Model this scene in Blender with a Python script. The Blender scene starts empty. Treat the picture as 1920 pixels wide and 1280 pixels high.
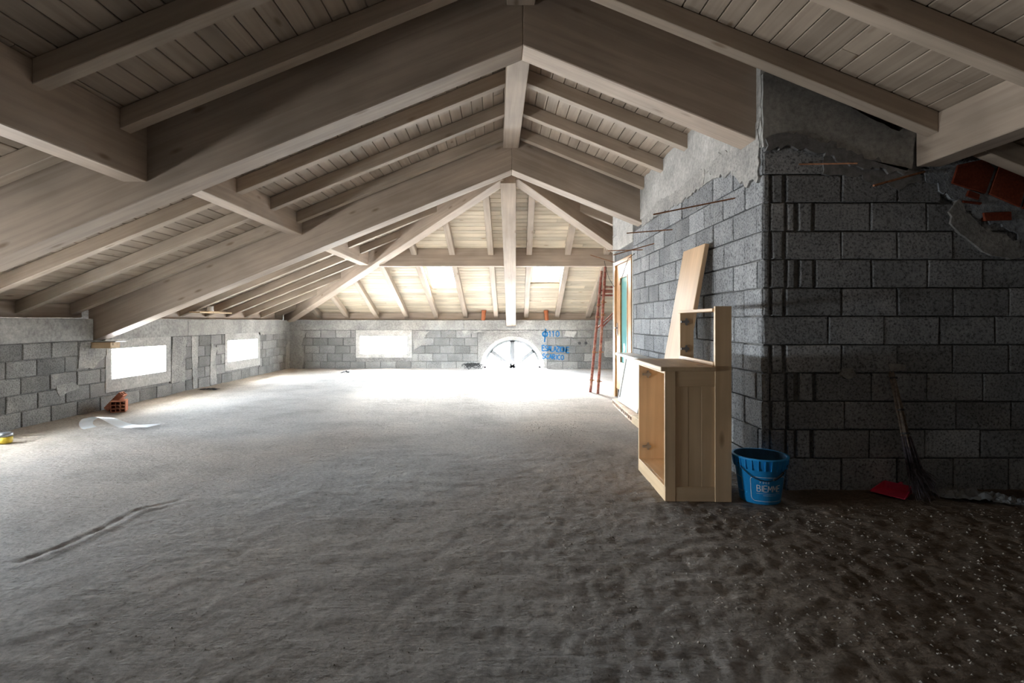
import bpy, bmesh, math, random
from mathutils import Vector, Matrix, noise
random.seed(7)
R = random.Random(11)
SC = bpy.context.scene
COL = SC.collection

# ------------------------------------------------------------------ camera
EYE = 1.22
cam_d = bpy.data.cameras.new('camera'); cam = bpy.data.objects.new('camera', cam_d); COL.objects.link(cam)
cam.location = (0, 0, EYE); cam.rotation_euler = (math.pi/2, 0, 0)
cam_d.sensor_width = 36; cam_d.sensor_fit = 'HORIZONTAL'; cam_d.lens = 36*1000/1920
cam_d.shift_x = 25/1920; cam_d.shift_y = -37/1920
cam_d.clip_start = .05; cam_d.clip_end = 200
SC.camera = cam
# ------------------------------------------------------------------ sky, exposure
WORLD_STRENGTH = 2.0
SC.view_settings.view_transform = 'Standard'
SC.view_settings.look = 'None'
SC.view_settings.gamma = 1
SC.view_settings.use_curve_mapping = False
SC.view_settings.exposure = 6.25
w = bpy.data.worlds.new('overcast_sky'); SC.world = w; w.use_nodes = True
nt = w.node_tree; nt.nodes.clear()
bg = nt.nodes.new('ShaderNodeBackground'); out = nt.nodes.new('ShaderNodeOutputWorld')
tc = nt.nodes.new('ShaderNodeTexCoord'); sp = nt.nodes.new('ShaderNodeSeparateXYZ')
mr = nt.nodes.new('ShaderNodeMapRange'); mr.inputs[1].default_value = -.15; mr.inputs[2].default_value = .15
mx = nt.nodes.new('ShaderNodeMix'); mx.data_type = 'RGBA'
mx.inputs[6].default_value = (.80, .80, .79, 1); mx.inputs[7].default_value = (.82, .92, 1.0, 1)
nt.links.new(tc.outputs['Generated'], sp.inputs[0]); nt.links.new(sp.outputs[2], mr.inputs[0])
nt.links.new(mr.outputs[0], mx.inputs[0]); nt.links.new(mx.outputs[2], bg.inputs[0])
bg.inputs[1].default_value = WORLD_STRENGTH
nt.links.new(bg.outputs[0], out.inputs[0])
sun_d = bpy.data.lights.new('hazy_sun', 'SUN'); sun = bpy.data.objects.new('hazy_sun', sun_d); COL.objects.link(sun)
sun_d.energy = 2.6; sun_d.angle = math.radians(50); sun_d.color = (1, .96, .88)
sun.rotation_euler = Vector((.10, -.70, -.70)).to_track_quat('-Z', 'Y').to_euler(); sun.location = (0, 20, 12)
try:
    SC.cycles.use_denoising = True
    SC.cycles.max_bounces = 14; SC.cycles.diffuse_bounces = 8; SC.cycles.transparent_max_bounces = 12
    SC.cycles.sample_clamp_indirect = 20
    SC.cycles.caustics_reflective = False; SC.cycles.caustics_refractive = False
except Exception:
    pass

# ------------------------------------------------------------------ room numbers
XL, YF, XS, YN = -5.45, 13.9, 1.92, 3.88      # left wall, far wall, stair-core side face, stair-core front face
YE = 8.92                                      # far end of the stair core
XR = 5.81                                      # right eave wall
YB = -5.0                                      # wall behind the camera
RX, RZ, TAN, YH = .18, 3.82, .407, 8.27        # ridge x, board height at ridge, slope, hip apex
WT = 1.26                                      # top of the low walls
def zl(x): return RZ - TAN*abs(x-RX)
def zh(y): return RZ - TAN*(y-YH)
def px(x, y, Y): return Vector(((x-935)*Y/1000, Y, EYE-(y-603)*Y/1000))
def flo(x, y):                                 # a point of the floor
    Y = EYE*1000/(y-603); return Vector(((x-935)*Y/1000, Y, 0))
WINS_L = [(2.2, 3.4), (4.25, 5.45), (7.5, 8.72), (10.72, 12.04)]
WIN_Z = (.41, .835)

def portal(loc, rot, sx, sy):
    l = bpy.data.lights.new('daylight_portal', 'AREA'); l.shape = 'RECTANGLE'; l.size = sx; l.size_y = sy
    l.cycles.is_portal = True
    o = bpy.data.objects.new('daylight_portal', l); COL.objects.link(o); o.location = loc; o.rotation_euler = rot
for a, b in WINS_L:
    portal((XL-.27, (a+b)/2, sum(WIN_Z)/2), (math.pi/2, 0, -math.pi/2), b-a, WIN_Z[1]-WIN_Z[0])
portal((-3.0, YF+.27, .615), (-math.pi/2, 0, 0), 1.22, .46)
portal((.36, YF+.27, .38), (-math.pi/2, 0, 0), 1.5, .76)
SKY = [(-1.6, -.98, 11.5, 12.7), (.74, 1.42, 11.2, 12.4)]
sl = math.atan(TAN)
for x0, x1, y0, y1 in SKY:
    ym = (y0+y1)/2
    portal(((x0+x1)/2, ym+.06, zh(ym)+.17), (-sl, 0, 0), x1-x0, (y1-y0)/math.cos(sl))

# ------------------------------------------------------------------ materials
def new_mat(name):
    m = bpy.data.materials.new(name); m.use_nodes = True
    n = m.node_tree; n.nodes.clear()
    o = n.nodes.new('ShaderNodeOutputMaterial'); b = n.nodes.new('ShaderNodeBsdfPrincipled')
    n.links.new(b.outputs[0], o.inputs[0]); return m, n, b
def N(n, t, **k):
    q = n.nodes.new(t)
    for a, v in k.items():
        if a.startswith('i'): q.inputs[int(a[1:])].default_value = v
        else: setattr(q, a, v)
    return q
def ramp(n, stops):
    r = n.nodes.new('ShaderNodeValToRGB'); e = r.color_ramp.elements
    while len(e) < len(stops): e.new(.5)
    for q, (p, c) in zip(e, stops): q.position = p; q.color = (*c, 1)
    return r
def obj_coord(n, scale, rnd=True):
    t = N(n, 'ShaderNodeTexCoord'); oi = N(n, 'ShaderNodeObjectInfo')
    s = N(n, 'ShaderNodeVectorMath', operation='MULTIPLY'); s.inputs[1].default_value = scale
    n.links.new(t.outputs['Object'], s.inputs[0])
    if not rnd: return s.outputs[0], oi
    c = N(n, 'ShaderNodeVectorMath', operation='MULTIPLY_ADD')
    c.inputs[1].default_value = (37, 53, 71)
    n.links.new(oi.outputs['Random'], c.inputs[0]); n.links.new(s.outputs[0], c.inputs[2])
    return c.outputs[0], oi
def mixc(n, f, a, b, blend='MIX'):
    m = N(n, 'ShaderNodeMix', data_type='RGBA', blend_type=blend)
    for s, v in ((0, f), (6, a), (7, b)):
        if hasattr(v, 'is_output'): n.links.new(v, m.inputs[s])
        elif s == 0: m.inputs[0].default_value = v
        else: m.inputs[s].default_value = (*v, 1)
    return m.outputs[2]
def wood(name, light, dark, knot, rough=.6, var=.25, sc=1.0, spec=.3):
    m, n, b = new_mat(name)
    v, oi = obj_coord(n, (.55*sc, 14*sc, 14*sc))
    no = N(n, 'ShaderNodeTexNoise'); no.inputs['Scale'].default_value = 1.6; no.inputs['Detail'].default_value = 5; no.inputs['Distortion'].default_value = .6
    n.links.new(v, no.inputs['Vector'])
    r = ramp(n, [(.3, dark), (.62, light)]); n.links.new(no.outputs[0], r.inputs[0])
    v2, _ = obj_coord(n, (1.1*sc, 3.4*sc, 3.4*sc))
    vo = N(n, 'ShaderNodeTexVoronoi'); vo.inputs['Scale'].default_value = 1.5; n.links.new(v2, vo.inputs['Vector'])
    kr = ramp(n, [(.045, (1, 1, 1)), (.12, (0, 0, 0))]); n.links.new(vo.outputs[0], kr.inputs[0])
    c = mixc(n, kr.outputs[0], r.outputs[0], knot)
    v3, _ = obj_coord(n, (1.2, 2.5, 2.5))
    n3 = N(n, 'ShaderNodeTexNoise'); n3.inputs['Scale'].default_value = 1.2; n3.inputs['Detail'].default_value = 3; n.links.new(v3, n3.inputs['Vector'])
    mr3 = N(n, 'ShaderNodeMapRange', i1=.3, i2=.7, i3=.82, i4=1.14); n.links.new(n3.outputs[0], mr3.inputs[0])
    mrr = N(n, 'ShaderNodeMapRange', i3=1-var, i4=1+var*.6); n.links.new(oi.outputs['Random'], mrr.inputs[0])
    mu = N(n, 'ShaderNodeMath', operation='MULTIPLY'); n.links.new(mr3.outputs[0], mu.inputs[0]); n.links.new(mrr.outputs[0], mu.inputs[1])
    hs = N(n, 'ShaderNodeHueSaturation'); n.links.new(c, hs.inputs['Color']); n.links.new(mu.outputs[0], hs.inputs['Value'])
    n.links.new(hs.outputs[0], b.inputs['Base Color'])
    b.inputs['Roughness'].default_value = rough; b.inputs['Specular IOR Level'].default_value = spec
    bu = N(n, 'ShaderNodeBump'); bu.inputs['Strength'].default_value = .12; bu.inputs['Distance'].default_value = .004
    n.links.new(no.outputs[0], bu.inputs['Height']); n.links.new(bu.outputs[0], b.inputs['Normal'])
    return m
def mineral(name, cols, pore=60, bump=.5, bdist=.006, var=.3, big=1.6, rough=.92, rnd=True, poredark=.55):
    m, n, b = new_mat(name)
    v, oi = obj_coord(n, (1, 1, 1), rnd)
    n1 = N(n, 'ShaderNodeTexNoise'); n1.inputs['Scale'].default_value = big; n1.inputs['Detail'].default_value = 8; n1.inputs['Roughness'].default_value = .65
    n.links.new(v, n1.inputs['Vector'])
    r = ramp(n, [(.3, cols[0]), (.5, cols[1]), (.72, cols[2])]); n.links.new(n1.outputs[0], r.inputs[0])
    n2 = N(n, 'ShaderNodeTexNoise'); n2.inputs['Scale'].default_value = pore; n2.inputs['Detail'].default_value = 4; n2.inputs['Roughness'].default_value = .7
    n.links.new(v, n2.inputs['Vector'])
    pr = ramp(n, [(.34, (poredark,)*3), (.5, (1, 1, 1)), (.68, (1.25,)*3)]); n.links.new(n2.outputs[0], pr.inputs[0])
    c = mixc(n, 1.0, r.outputs[0], pr.outputs[0], 'MULTIPLY')
    mrr = N(n, 'ShaderNodeMapRange', i3=1-var, i4=1+var); n.links.new(oi.outputs['Random'], mrr.inputs[0])
    hs = N(n, 'ShaderNodeHueSaturation'); n.links.new(c, hs.inputs['Color'])
    if rnd: n.links.new(mrr.outputs[0], hs.inputs['Value'])
    n.links.new(hs.outputs[0], b.inputs['Base Color'])
    b.inputs['Roughness'].default_value = rough; b.inputs['Specular IOR Level'].default_value = .2
    ad = N(n, 'ShaderNodeMath', operation='MULTIPLY_ADD'); ad.inputs[1].default_value = .6
    n.links.new(n1.outputs[0], ad.inputs[0]); n.links.new(n2.outputs[0], ad.inputs[2])
    bu = N(n, 'ShaderNodeBump'); bu.inputs['Strength'].default_value = bump; bu.inputs['Distance'].default_value = bdist
    n.links.new(ad.outputs[0], bu.inputs['Height']); n.links.new(bu.outputs[0], b.inputs['Normal'])
    return m
def plain(name, col, rough=.5, metal=0, spec=.4, noise_amt=.15, sc=14):
    m, n, b = new_mat(name)
    v, oi = obj_coord(n, (1, 1, 1))
    n1 = N(n, 'ShaderNodeTexNoise'); n1.inputs['Scale'].default_value = sc; n1.inputs['Detail'].default_value = 5; n.links.new(v, n1.inputs['Vector'])
    mr_ = N(n, 'ShaderNodeMapRange', i1=.3, i2=.7, i3=1-noise_amt, i4=1+noise_amt); n.links.new(n1.outputs[0], mr_.inputs[0])
    hs = N(n, 'ShaderNodeHueSaturation'); hs.inputs['Color'].default_value = (*col, 1); n.links.new(mr_.outputs[0], hs.inputs['Value'])
    n.links.new(hs.outputs[0], b.inputs['Base Color'])
    b.inputs['Roughness'].default_value = rough; b.inputs['Metallic'].default_value = metal; b.inputs['Specular IOR Level'].default_value = spec
    return m
def glass(name, col, gloss=.08, diff=0, dcol=(.8, .85, .85)):
    m = bpy.data.materials.new(name); m.use_nodes = True; n = m.node_tree; n.nodes.clear()
    o = N(n, 'ShaderNodeOutputMaterial'); t = N(n, 'ShaderNodeBsdfTransparent'); t.inputs[0].default_value = (*col, 1)
    g = N(n, 'ShaderNodeBsdfGlossy'); g.inputs['Roughness'].default_value = .08
    x = N(n, 'ShaderNodeMixShader'); x.inputs[0].default_value = gloss
    n.links.new(t.outputs[0], x.inputs[1]); n.links.new(g.outputs[0], x.inputs[2])
    last = x
    if diff:
        d = N(n, 'ShaderNodeBsdfDiffuse'); d.inputs[0].default_value = (*dcol, 1)
        y = N(n, 'ShaderNodeMixShader'); y.inputs[0].default_value = diff
        n.links.new(x.outputs[0], y.inputs[1]); n.links.new(d.outputs[0], y.inputs[2]); last = y
    n.links.new(last.outputs[0], o.inputs[0]); return m

M = {}
M['beam'] = wood('greywashed_beam', (.46, .375, .305), (.365, .295, .235), (.24, .18, .13), var=.12)
M['rafter'] = wood('greywashed_rafter', (.44, .365, .295), (.35, .285, .225), (.24, .18, .13), var=.12)
M['plank'] = wood('shaded_roof_boarding', (.39, .32, .255), (.31, .25, .20), (.20, .145, .10), var=.13)  # near boards: their dimmer light is put into the colour
M['plank_far'] = wood('lit_roof_boarding', (.62, .54, .42), (.52, .44, .33), (.32, .22, .13), var=.18)  # same boards on the far hip, paler to carry the brighter light there
M['pine'] = wood('pine_panel', (.74, .55, .35), (.64, .45, .27), (.28, .16, .08), var=.08, sc=.9, rough=.5)
M['birch'] = wood('pale_board', (.68, .47, .29), (.60, .40, .24), (.35, .2, .1), var=.05, sc=.8, rough=.45)
M['doorwood'] = wood('door_wood', (.50, .27, .10), (.42, .22, .08), (.3, .15, .06), var=.05, sc=.8, rough=.4)
M['rawwood'] = wood('raw_timber', (.62, .47, .30), (.5, .36, .22), (.3, .19, .1), var=.1)
M['block'] = mineral('concrete_block', ((.24, .25, .265), (.32, .333, .352), (.44, .45, .465)), pore=62, bump=1, bdist=.01, var=.24, big=2.4, poredark=.28)
M['block_left'] = mineral('dusty_concrete_block', ((.20, .20, .20), (.275, .275, .27), (.38, .378, .37)), pore=80, bump=.9, bdist=.008, var=.24, big=2.2, poredark=.36)
M['mortar'] = mineral('joint_mortar', ((.10, .10, .10), (.17, .17, .17), (.26, .26, .25)), pore=40, bump=.9, bdist=.012, var=0, rnd=False)
M['mortar_light'] = mineral('pale_joint_mortar', ((.15, .15, .148), (.24, .24, .235), (.34, .34, .33)), pore=40, bump=.9, bdist=.012, var=0, rnd=False)
M['concrete'] = mineral('cast_concrete', ((.27, .27, .265), (.37, .37, .36), (.5, .5, .485)), pore=22, bump=.35, bdist=.006, var=.05, big=1.8, poredark=.75)
M['dark_concrete'] = mineral('darker_concrete', ((.15, .15, .155), (.21, .21, .215), (.28, .28, .28)), pore=18, bump=.5, bdist=.006, var=.03, big=1.5, poredark=.7)  # darker concrete; over the door its tone imitates recess shade
M['plaster'] = mineral('rough_plaster', ((.36, .358, .35), (.47, .467, .455), (.58, .575, .56)), pore=30, bump=.6, bdist=.008, var=.08, big=3, poredark=.8)
M['greyplaster'] = mineral('grey_mortar_smear', ((.27, .27, .265), (.38, .375, .365), (.5, .49, .47)), pore=35, bump=1, bdist=.014, var=.1, big=4, poredark=.7)
M['blueplaster'] = mineral('bluish_mortar', ((.22, .24, .27), (.33, .36, .40), (.46, .49, .53)), pore=28, bump=1, bdist=.02, var=.05, big=6, poredark=.6)
M['terracotta'] = mineral('terracotta', ((.34, .12, .07), (.45, .18, .11), (.56, .27, .18)), pore=60, bump=.3, bdist=.003, var=.15, big=4, poredark=.8)
M['tile_red'] = mineral('dark_red_tile', ((.12, .025, .012), (.18, .038, .018), (.25, .065, .035)), pore=60, bump=.3, bdist=.003, var=.15, big=4, poredark=.8)
M['clay'] = mineral('pale_clay', ((.55, .40, .30), (.66, .52, .42), (.75, .66, .58)), pore=50, bump=.3, bdist=.003, var=.1, big=4, poredark=.85)
M['rust'] = plain('rusty_steel', (.33, .155, .085), .8, .2, .3, .4, 40)
M['redpaint'] = mineral('worn_red_paint', ((.24, .06, .045), (.33, .12, .09), (.50, .36, .27)), pore=30, bump=.2, bdist=.002, var=.05, big=9, rough=.6)
M['bluebucket'] = plain('blue_plastic', (.02, .31, .72), .38, 0, .5, .08, 6)
M['bucket_in'] = plain('darker_blue_plastic', (.03, .10, .2), .8, 0, .3, .3, 10)  # darker, rougher blue for the inside of the bucket
M['print'] = plain('white_print', (.72, .78, .84), .5, 0, .3, .1)
M['bluepaint'] = plain('blue_spray_paint', (.015, .15, .36), .7, 0, .3, .2, 25)
M['redplastic'] = plain('red_plastic', (.66, .03, .09), .35, 0, .5, .1)
M['steel'] = plain('grey_steel', (.35, .36, .38), .35, .9, .5, .15)
M['blackmetal'] = plain('black_wire', (.03, .03, .03), .5, .3, .4, .2)
M['twig'] = plain('dry_twigs', (.19, .15, .12), .85, 0, .2, .5, 60)
M['twig_dark'] = plain('dark_twigs', (.085, .07, .08), .85, 0, .2, .5, 60)
M['white'] = plain('white_laminate', (.60, .615, .63), .25, 0, .5, .03)
M['whiteframe'] = plain('white_painted_wood', (.50, .47, .43), .5, 0, .4, .06)
M['pvc'] = plain('white_pvc', (.78, .8, .82), .3, 0, .5, .04)
M['film'] = glass('plastic_film', (.93, .96, .98), .03, .6, (.9, .95, 1.0))
M['pane'] = glass('clear_pane', (.97, .98, .98), .06)
M['doorglass'] = glass('patterned_glass', (.25, .5, .5), .14, .72, (.22, .50, .50))
M['darkplastic'] = plain('dark_crumpled_plastic', (.2, .21, .22), .35, 0, .5, .4, 9)
M['black'] = plain('black_felt', (.035, .036, .04), .8, 0, .2, .3)
M['yellow'] = plain('yellow_plastic', (.75, .55, .06), .5, 0, .4, .1)
M['greyframe'] = plain('grey_window_frame', (.16, .17, .18), .7, 0, .2, .1)
M['dark'] = plain('recess_shade', (.07, .07, .075), .9, 0, .1, .3)  # dark colour standing in for shade in gaps and holes
M['pipe_clay'] = plain('orange_brown_pipe', (.42, .13, .05), .5, 0, .4, .08)

# ------------------------------------------------------------------ helpers
def props(o, label=None, cat=None, group=None, kind=None):
    for k, v in (('label', label), ('category', cat), ('group', group), ('kind', kind)):
        if v: o[k] = v
    return o
def empty(name, loc=(0, 0, 0), rz=0, **k):
    o = bpy.data.objects.new(name, None); COL.objects.link(o); o.location = loc; o.rotation_euler = (0, 0, rz)
    return props(o, **k)
class MB:
    def __init__(s): s.v = []; s.f = []; s.sm = []
    def add(s, vs, fs, smooth=False):
        b = len(s.v); s.v += [tuple(p) for p in vs]; s.f += [tuple(b+i for i in f) for f in fs]; s.sm += [smooth]*len(fs); return s
    def box(s, x0, x1, y0, y1, z0, z1):
        v = [(x, y, z) for z in (z0, z1) for y in (y0, y1) for x in (x0, x1)]
        return s.add(v, [(0, 2, 3, 1), (4, 5, 7, 6), (0, 1, 5, 4), (2, 6, 7, 3), (0, 4, 6, 2), (1, 3, 7, 5)])
    def hexa(s, v):                      # v: 4 bottom, 4 top
        return s.add(v, [(3, 2, 1, 0), (4, 5, 6, 7), (0, 1, 5, 4), (1, 2, 6, 5), (2, 3, 7, 6), (3, 0, 4, 7)])
    def tube(s, pts, r, n=8, r1=None, caps=True):
        pts = [Vector(p) for p in pts]; L = len(pts); rings = []
        for i, p in enumerate(pts):
            d = (pts[min(i+1, L-1)]-pts[max(i-1, 0)]).normalized()
            a = d.cross(Vector((0, 0, 1)))
            if a.length < .1: a = d.cross(Vector((1, 0, 0)))
            a.normalize(); b = d.cross(a)
            rr = r if r1 is None else r+(r1-r)*i/(L-1)
            rings.append([p+(a*math.cos(t)+b*math.sin(t))*rr for t in (2*math.pi*k/n for k in range(n))])
        vs = [p for g in rings for p in g]
        fs = [(i*n+k, i*n+(k+1) % n, (i+1)*n+(k+1) % n, (i+1)*n+k) for i in range(L-1) for k in range(n)]
        s.add(vs, fs, True)
        if caps: s.add(rings[0], [tuple(range(n))[::-1]]); s.add(rings[-1], [tuple(range(n))])
        return s
    def lathe(s, prof, c=(0, 0, 0), n=40):
        vs = [(c[0]+r*math.cos(2*math.pi*k/n), c[1]+r*math.sin(2*math.pi*k/n), c[2]+z) for r, z in prof for k in range(n)]
        fs = [(i*n+k, i*n+(k+1) % n, (i+1)*n+(k+1) % n, (i+1)*n+k) for i in range(len(prof)-1) for k in range(n)]
        return s.add(vs, fs, True)
    def prism(s, poly, depth):           # poly: 3D points of the front, depth: vector to the back
        n = len(poly); d = Vector(depth); a = [Vector(p) for p in poly]
        return s.add(a+[p+d for p in a], [tuple(range(n)), tuple(range(n, 2*n))[::-1]]+[(i, n+i, n+(i+1) % n, (i+1) % n) for i in range(n)])
    def build(s, name, mat, parent=None, bevel=0, recalc=True, matrix=None, smooth_angle=None):
        me = bpy.data.meshes.new(name)
        vs = s.v
        if matrix is not None:
            inv = matrix.inverted(); vs = [inv @ Vector(p) for p in vs]
        me.from_pydata(vs, [], s.f)
        me.polygons.foreach_set('use_smooth', s.sm)
        if recalc or bevel:
            bm = bmesh.new(); bm.from_mesh(me)
            bmesh.ops.recalc_face_normals(bm, faces=bm.faces)
            if bevel: bmesh.ops.bevel(bm, geom=bm.edges[:], offset=bevel, segments=1, affect='EDGES', profile=.5)
            bm.to_mesh(me); bm.free()
        me.materials.append(mat if not isinstance(mat, str) else M[mat])
        o = bpy.data.objects.new(name, me); COL.objects.link(o)
        if parent is not None: o.parent = parent
        if matrix is not None: o.matrix_local = matrix
        return o
def centred(mb):                          # matrix at the mesh's own middle
    n = len(mb.v); return Matrix.Translation(Vector((sum(p[0] for p in mb.v)/n, sum(p[1] for p in mb.v)/n, min(p[2] for p in mb.v))))

ZL = lambda x, y: zl(x)
ZH = lambda x, y: zh(y)
ZM = lambda x, y: min(zl(x), zh(y))
def beam(name, a, b, wd, zb, zt, mat='beam', bevel=.006, shift=None, **k):
    """a timber with plumb sides from plan point a to b; zb / zt: (start, end) heights of its underside and top"""
    a = Vector((*a, 0)); b = Vector((*b, 0)); d = (b-a).normalized(); n = Vector((-d.y, d.x, 0))*wd/2
    v = []
    for zz_ in (zb, zt):
        z0, z1 = (0, 0) if callable(zz_) else zz_
        v += [a-n+Vector((0, 0, z0)), b-n+Vector((0, 0, z1)), b+n+Vector((0, 0, z1)), a+n+Vector((0, 0, z0))]
    if callable(zt): v[4:] = [Vector((p.x, p.y, zt(p.x, p.y)-.003)) for p in v[4:]]
    ex = (b+Vector((0, 0, zb[1]))-a-Vector((0, 0, zb[0]))).normalized(); ey = n.normalized(); ez = ex.cross(ey)
    mtx = Matrix((ex, ey, ez)).transposed().to_4x4(); mtx.translation = a+Vector((0, 0, zb[0]))
    o = MB().hexa(v).build(name, mat, None, bevel, True, mtx)
    return props(o, **k)

# ------------------------------------------------------------------ walls of blocks
class Wall:
    def __init__(s, fn): s.fn = fn
    def p(s, u, z, d=0): return s.fn(u, z, d)
    def cells(s, mb, u0, u1, z0, z1, holes, d0, d1):
        us = sorted({u0, u1, *[h[i] for h in holes for i in (0, 1)]}); zs = sorted({z0, z1, *[h[i] for h in holes for i in (2, 3)]})
        us = [u for u in us if u0 <= u <= u1]; zs = [z for z in zs if z0 <= z <= z1]
        for a, b in zip(us, us[1:]):
            for c, e in zip(zs, zs[1:]):
                um, zm = (a+b)/2, (c+e)/2
                if any(h[0] < um < h[1] and h[2] < zm < h[3] for h in holes): continue
                s.box(mb, a, b, c, e, d0, d1)
        return mb
    def box(s, mb, u0, u1, z0, z1, d0, d1):
        mb.hexa([s.p(u0, z0, d0), s.p(u1, z0, d0), s.p(u1, z0, d1), s.p(u0, z0, d1),
                 s.p(u0, z1, d0), s.p(u1, z1, d0), s.p(u1, z1, d1), s.p(u0, z1, d1)]); return mb
    def brick(s, parent, u0, u1, z0, z1, mat, name='block', gap=.005, proud=.006, ch=.007):
        g = gap; j = lambda q=.003: R.uniform(-q, q)
        u0 += g; u1 -= g; z0 += g; z1 -= g
        if u1-u0 < .02 or z1-z0 < .02: return None
        d = R.uniform(-.002, proud)
        cs = [(u0+j(), z0+j()), (u1+j(), z0+j()), (u1+j(), z1+j()), (u0+j(), z1+j())]
        ch = min(ch, (u1-u0)*.2); mu, mz = (u0+u1)/2, (z0+z1)/2
        inn = [(u+math.copysign(ch+abs(j(.002)), mu-u), z+math.copysign(ch+abs(j(.002)), mz-z)) for u, z in cs]
        v = [s.p(u, z, -.05) for u, z in cs]+[s.p(u, z, d-ch*.8) for u, z in cs]+[s.p(u, z, d+j(.0015)) for u, z in inn]
        f = [(i, (i+1) % 4, 4+(i+1) % 4, 4+i) for i in range(4)]+[(4+i, 4+(i+1) % 4, 8+(i+1) % 4, 8+i) for i in range(4)]+[(8, 9, 10, 11)]
        mb = MB().add(v, f)
        c = s.p(mu, z0, 0)
        me_o = mb.build(name, mat, parent, 0, False, Matrix.Translation(c))
        # outward normals: flip if the front faces away from the room
        fr = me_o.data.polygons[8]; outv = s.p(mu, mz, 1)-s.p(mu, mz, 0)
        if fr.normal.dot(outv) < 0: me_o.data.flip_normals()
        return me_o
    def courses(s, parent, u0, u1, zs, length, mat, holes=(), offs=(0, .5), skip=None):
        for i, (a, b) in enumerate(zip(zs, zs[1:])):
            u = u0-length*offs[i % len(offs)]-R.uniform(0, .03)
            edges = [u]
            while u < u1:
                u += length+R.uniform(-.008, .008); edges.append(u)
            for e0, e1 in zip(edges, edges[1:]):
                segs = [(max(e0, u0), min(e1, u1))]
                for h in holes:
                    if h[3] <= a+.03 or h[2] >= b-.03: continue
                    ns = []
                    for p, q in segs:
                        if q <= h[0] or p >= h[1]: ns.append((p, q)); continue
                        if p < h[0]: ns.append((p, h[0]))
                        if q > h[1]: ns.append((h[1], q))
                    segs = ns
                for p, q in segs:
                    if q-p > .04: s.brick(parent, p, q, a, b, mat)
    def patch(s, parent, pts, mat, d=.011, name='mortar_patch', jit=.012, sub=.06, back=-.03):
        """raised plaster with a ragged edge; pts: outline in (u, z)"""
        o = []
        for (a, b), (c, e) in zip(pts, pts[1:]+pts[:1]):
            k = max(1, int(math.hypot(c-a, e-b)/sub))
            for i in range(k): o.append((a+(c-a)*i/k+R.uniform(-jit, jit), b+(e-b)*i/k+R.uniform(-jit, jit)))
        mb = MB().prism([s.p(u, z, d) for u, z in o], s.p(0, 0, back)-s.p(0, 0, d))
        bm_o = mb.build(name, mat, parent, 0, True, Matrix.Translation(s.p(*o[0])))
        return bm_o
LEFT = Wall(lambda u, z, d: Vector((XL+d, u, z)))
FAR = Wall(lambda u, z, d: Vector((u, YF-d, z)))
SIDE = Wall(lambda u, z, d: Vector((XS-d, u, z)))
FRONT = Wall(lambda u, z, d: Vector((u, YN-d, z)))
TH = .25

# left wall ---------------------------------------------------------
holesL = [(a, b, *WIN_Z) for a, b in WINS_L]
pocket = (7.17, 7.50, .955, WT+.02)
big = lambda hs: [(h[0]-.03, h[1]+.03, h[2]-.03, h[3]+.03) for h in hs]
mb = LEFT.cells(MB(), YB, YF+TH, -.1, WT, big(holesL)+[pocket], -TH, -.016)
LEFT.box(mb, pocket[0], pocket[1], .955, WT, -TH, -.13); LEFT.box(mb, YB, YF+.6, 1.0, 1.50, -.5, -.30)  # second box: unseen upstand outside, added to stop light leaking at the eave
wall_left = props(mb.build('wall_left', 'mortar_light'), kind='structure', label='low block wall with small windows along the left eave')
zL = [-.02]+[.194*i for i in range(1, 6)]
sur = [(a-.10, b+.12, .24, .97) for a, b in WINS_L]
LEFT.courses(wall_left, 4.9, YF, zL, .40, 'block_left', [(s_[0], s_[1], s_[2], s_[3]) for s_ in sur])
for i, (a, b) in enumerate([(YB, 2.6), (2.6, 5.3), (5.3, 7.17)]):
    LEFT.box(MB(), a, b, .972, WT, -.1, .004).build('ring_beam', 'concrete', wall_left, .006)
for a, b in [(7.50, 9.35), (9.35, 11.3), (11.3, 13.9)]:
    LEFT.box(MB(), a, b, .972, WT, -.1, .004+R.uniform(0, .004)).build('ring_beam', 'concrete', wall_left, .006)
LEFT.cells(MB(), YB, 4.15, -.02, .972, holesL, -.2495, 0).build('render_coat', 'greyplaster', wall_left)
for (a, b), s_ in zip(WINS_L[1:], sur[1:]):
    m_ = LEFT.cells(MB(), s_[0]-.012, s_[1]+.012, s_[2]-.008, s_[3]+.006, [(a, b, *WIN_Z)], -.2495, .009)
    m_.build('window_surround', 'plaster', wall_left)
# mortar smears and plastered strips
for pts in ([(8.87, .2), (9.25, .18), (9.3, .97), (8.9, .97)],
            [(9.5, .03), (9.62, .03), (9.66, .95), (9.45, .96)],
            [(10.05, .03), (10.3, .03), (10.25, .5), (10.32, .72), (10.1, .8)],
            [(13.62, 0), (13.89, 0), (13.89, .97), (13.68, .97)],
            [(6.9, .62), (7.15, .6), (7.4, .75), (7.38, .955), (6.95, .955)],
            [(12.1, .92), (13.6, .93), (13.6, .985), (12.1, .985)],
            [(6.6, .3), (6.95, .35), (6.8, .46), (6.55, .42)]):
    LEFT.patch(wall_left, pts, 'greyplaster', d=.009)

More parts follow.
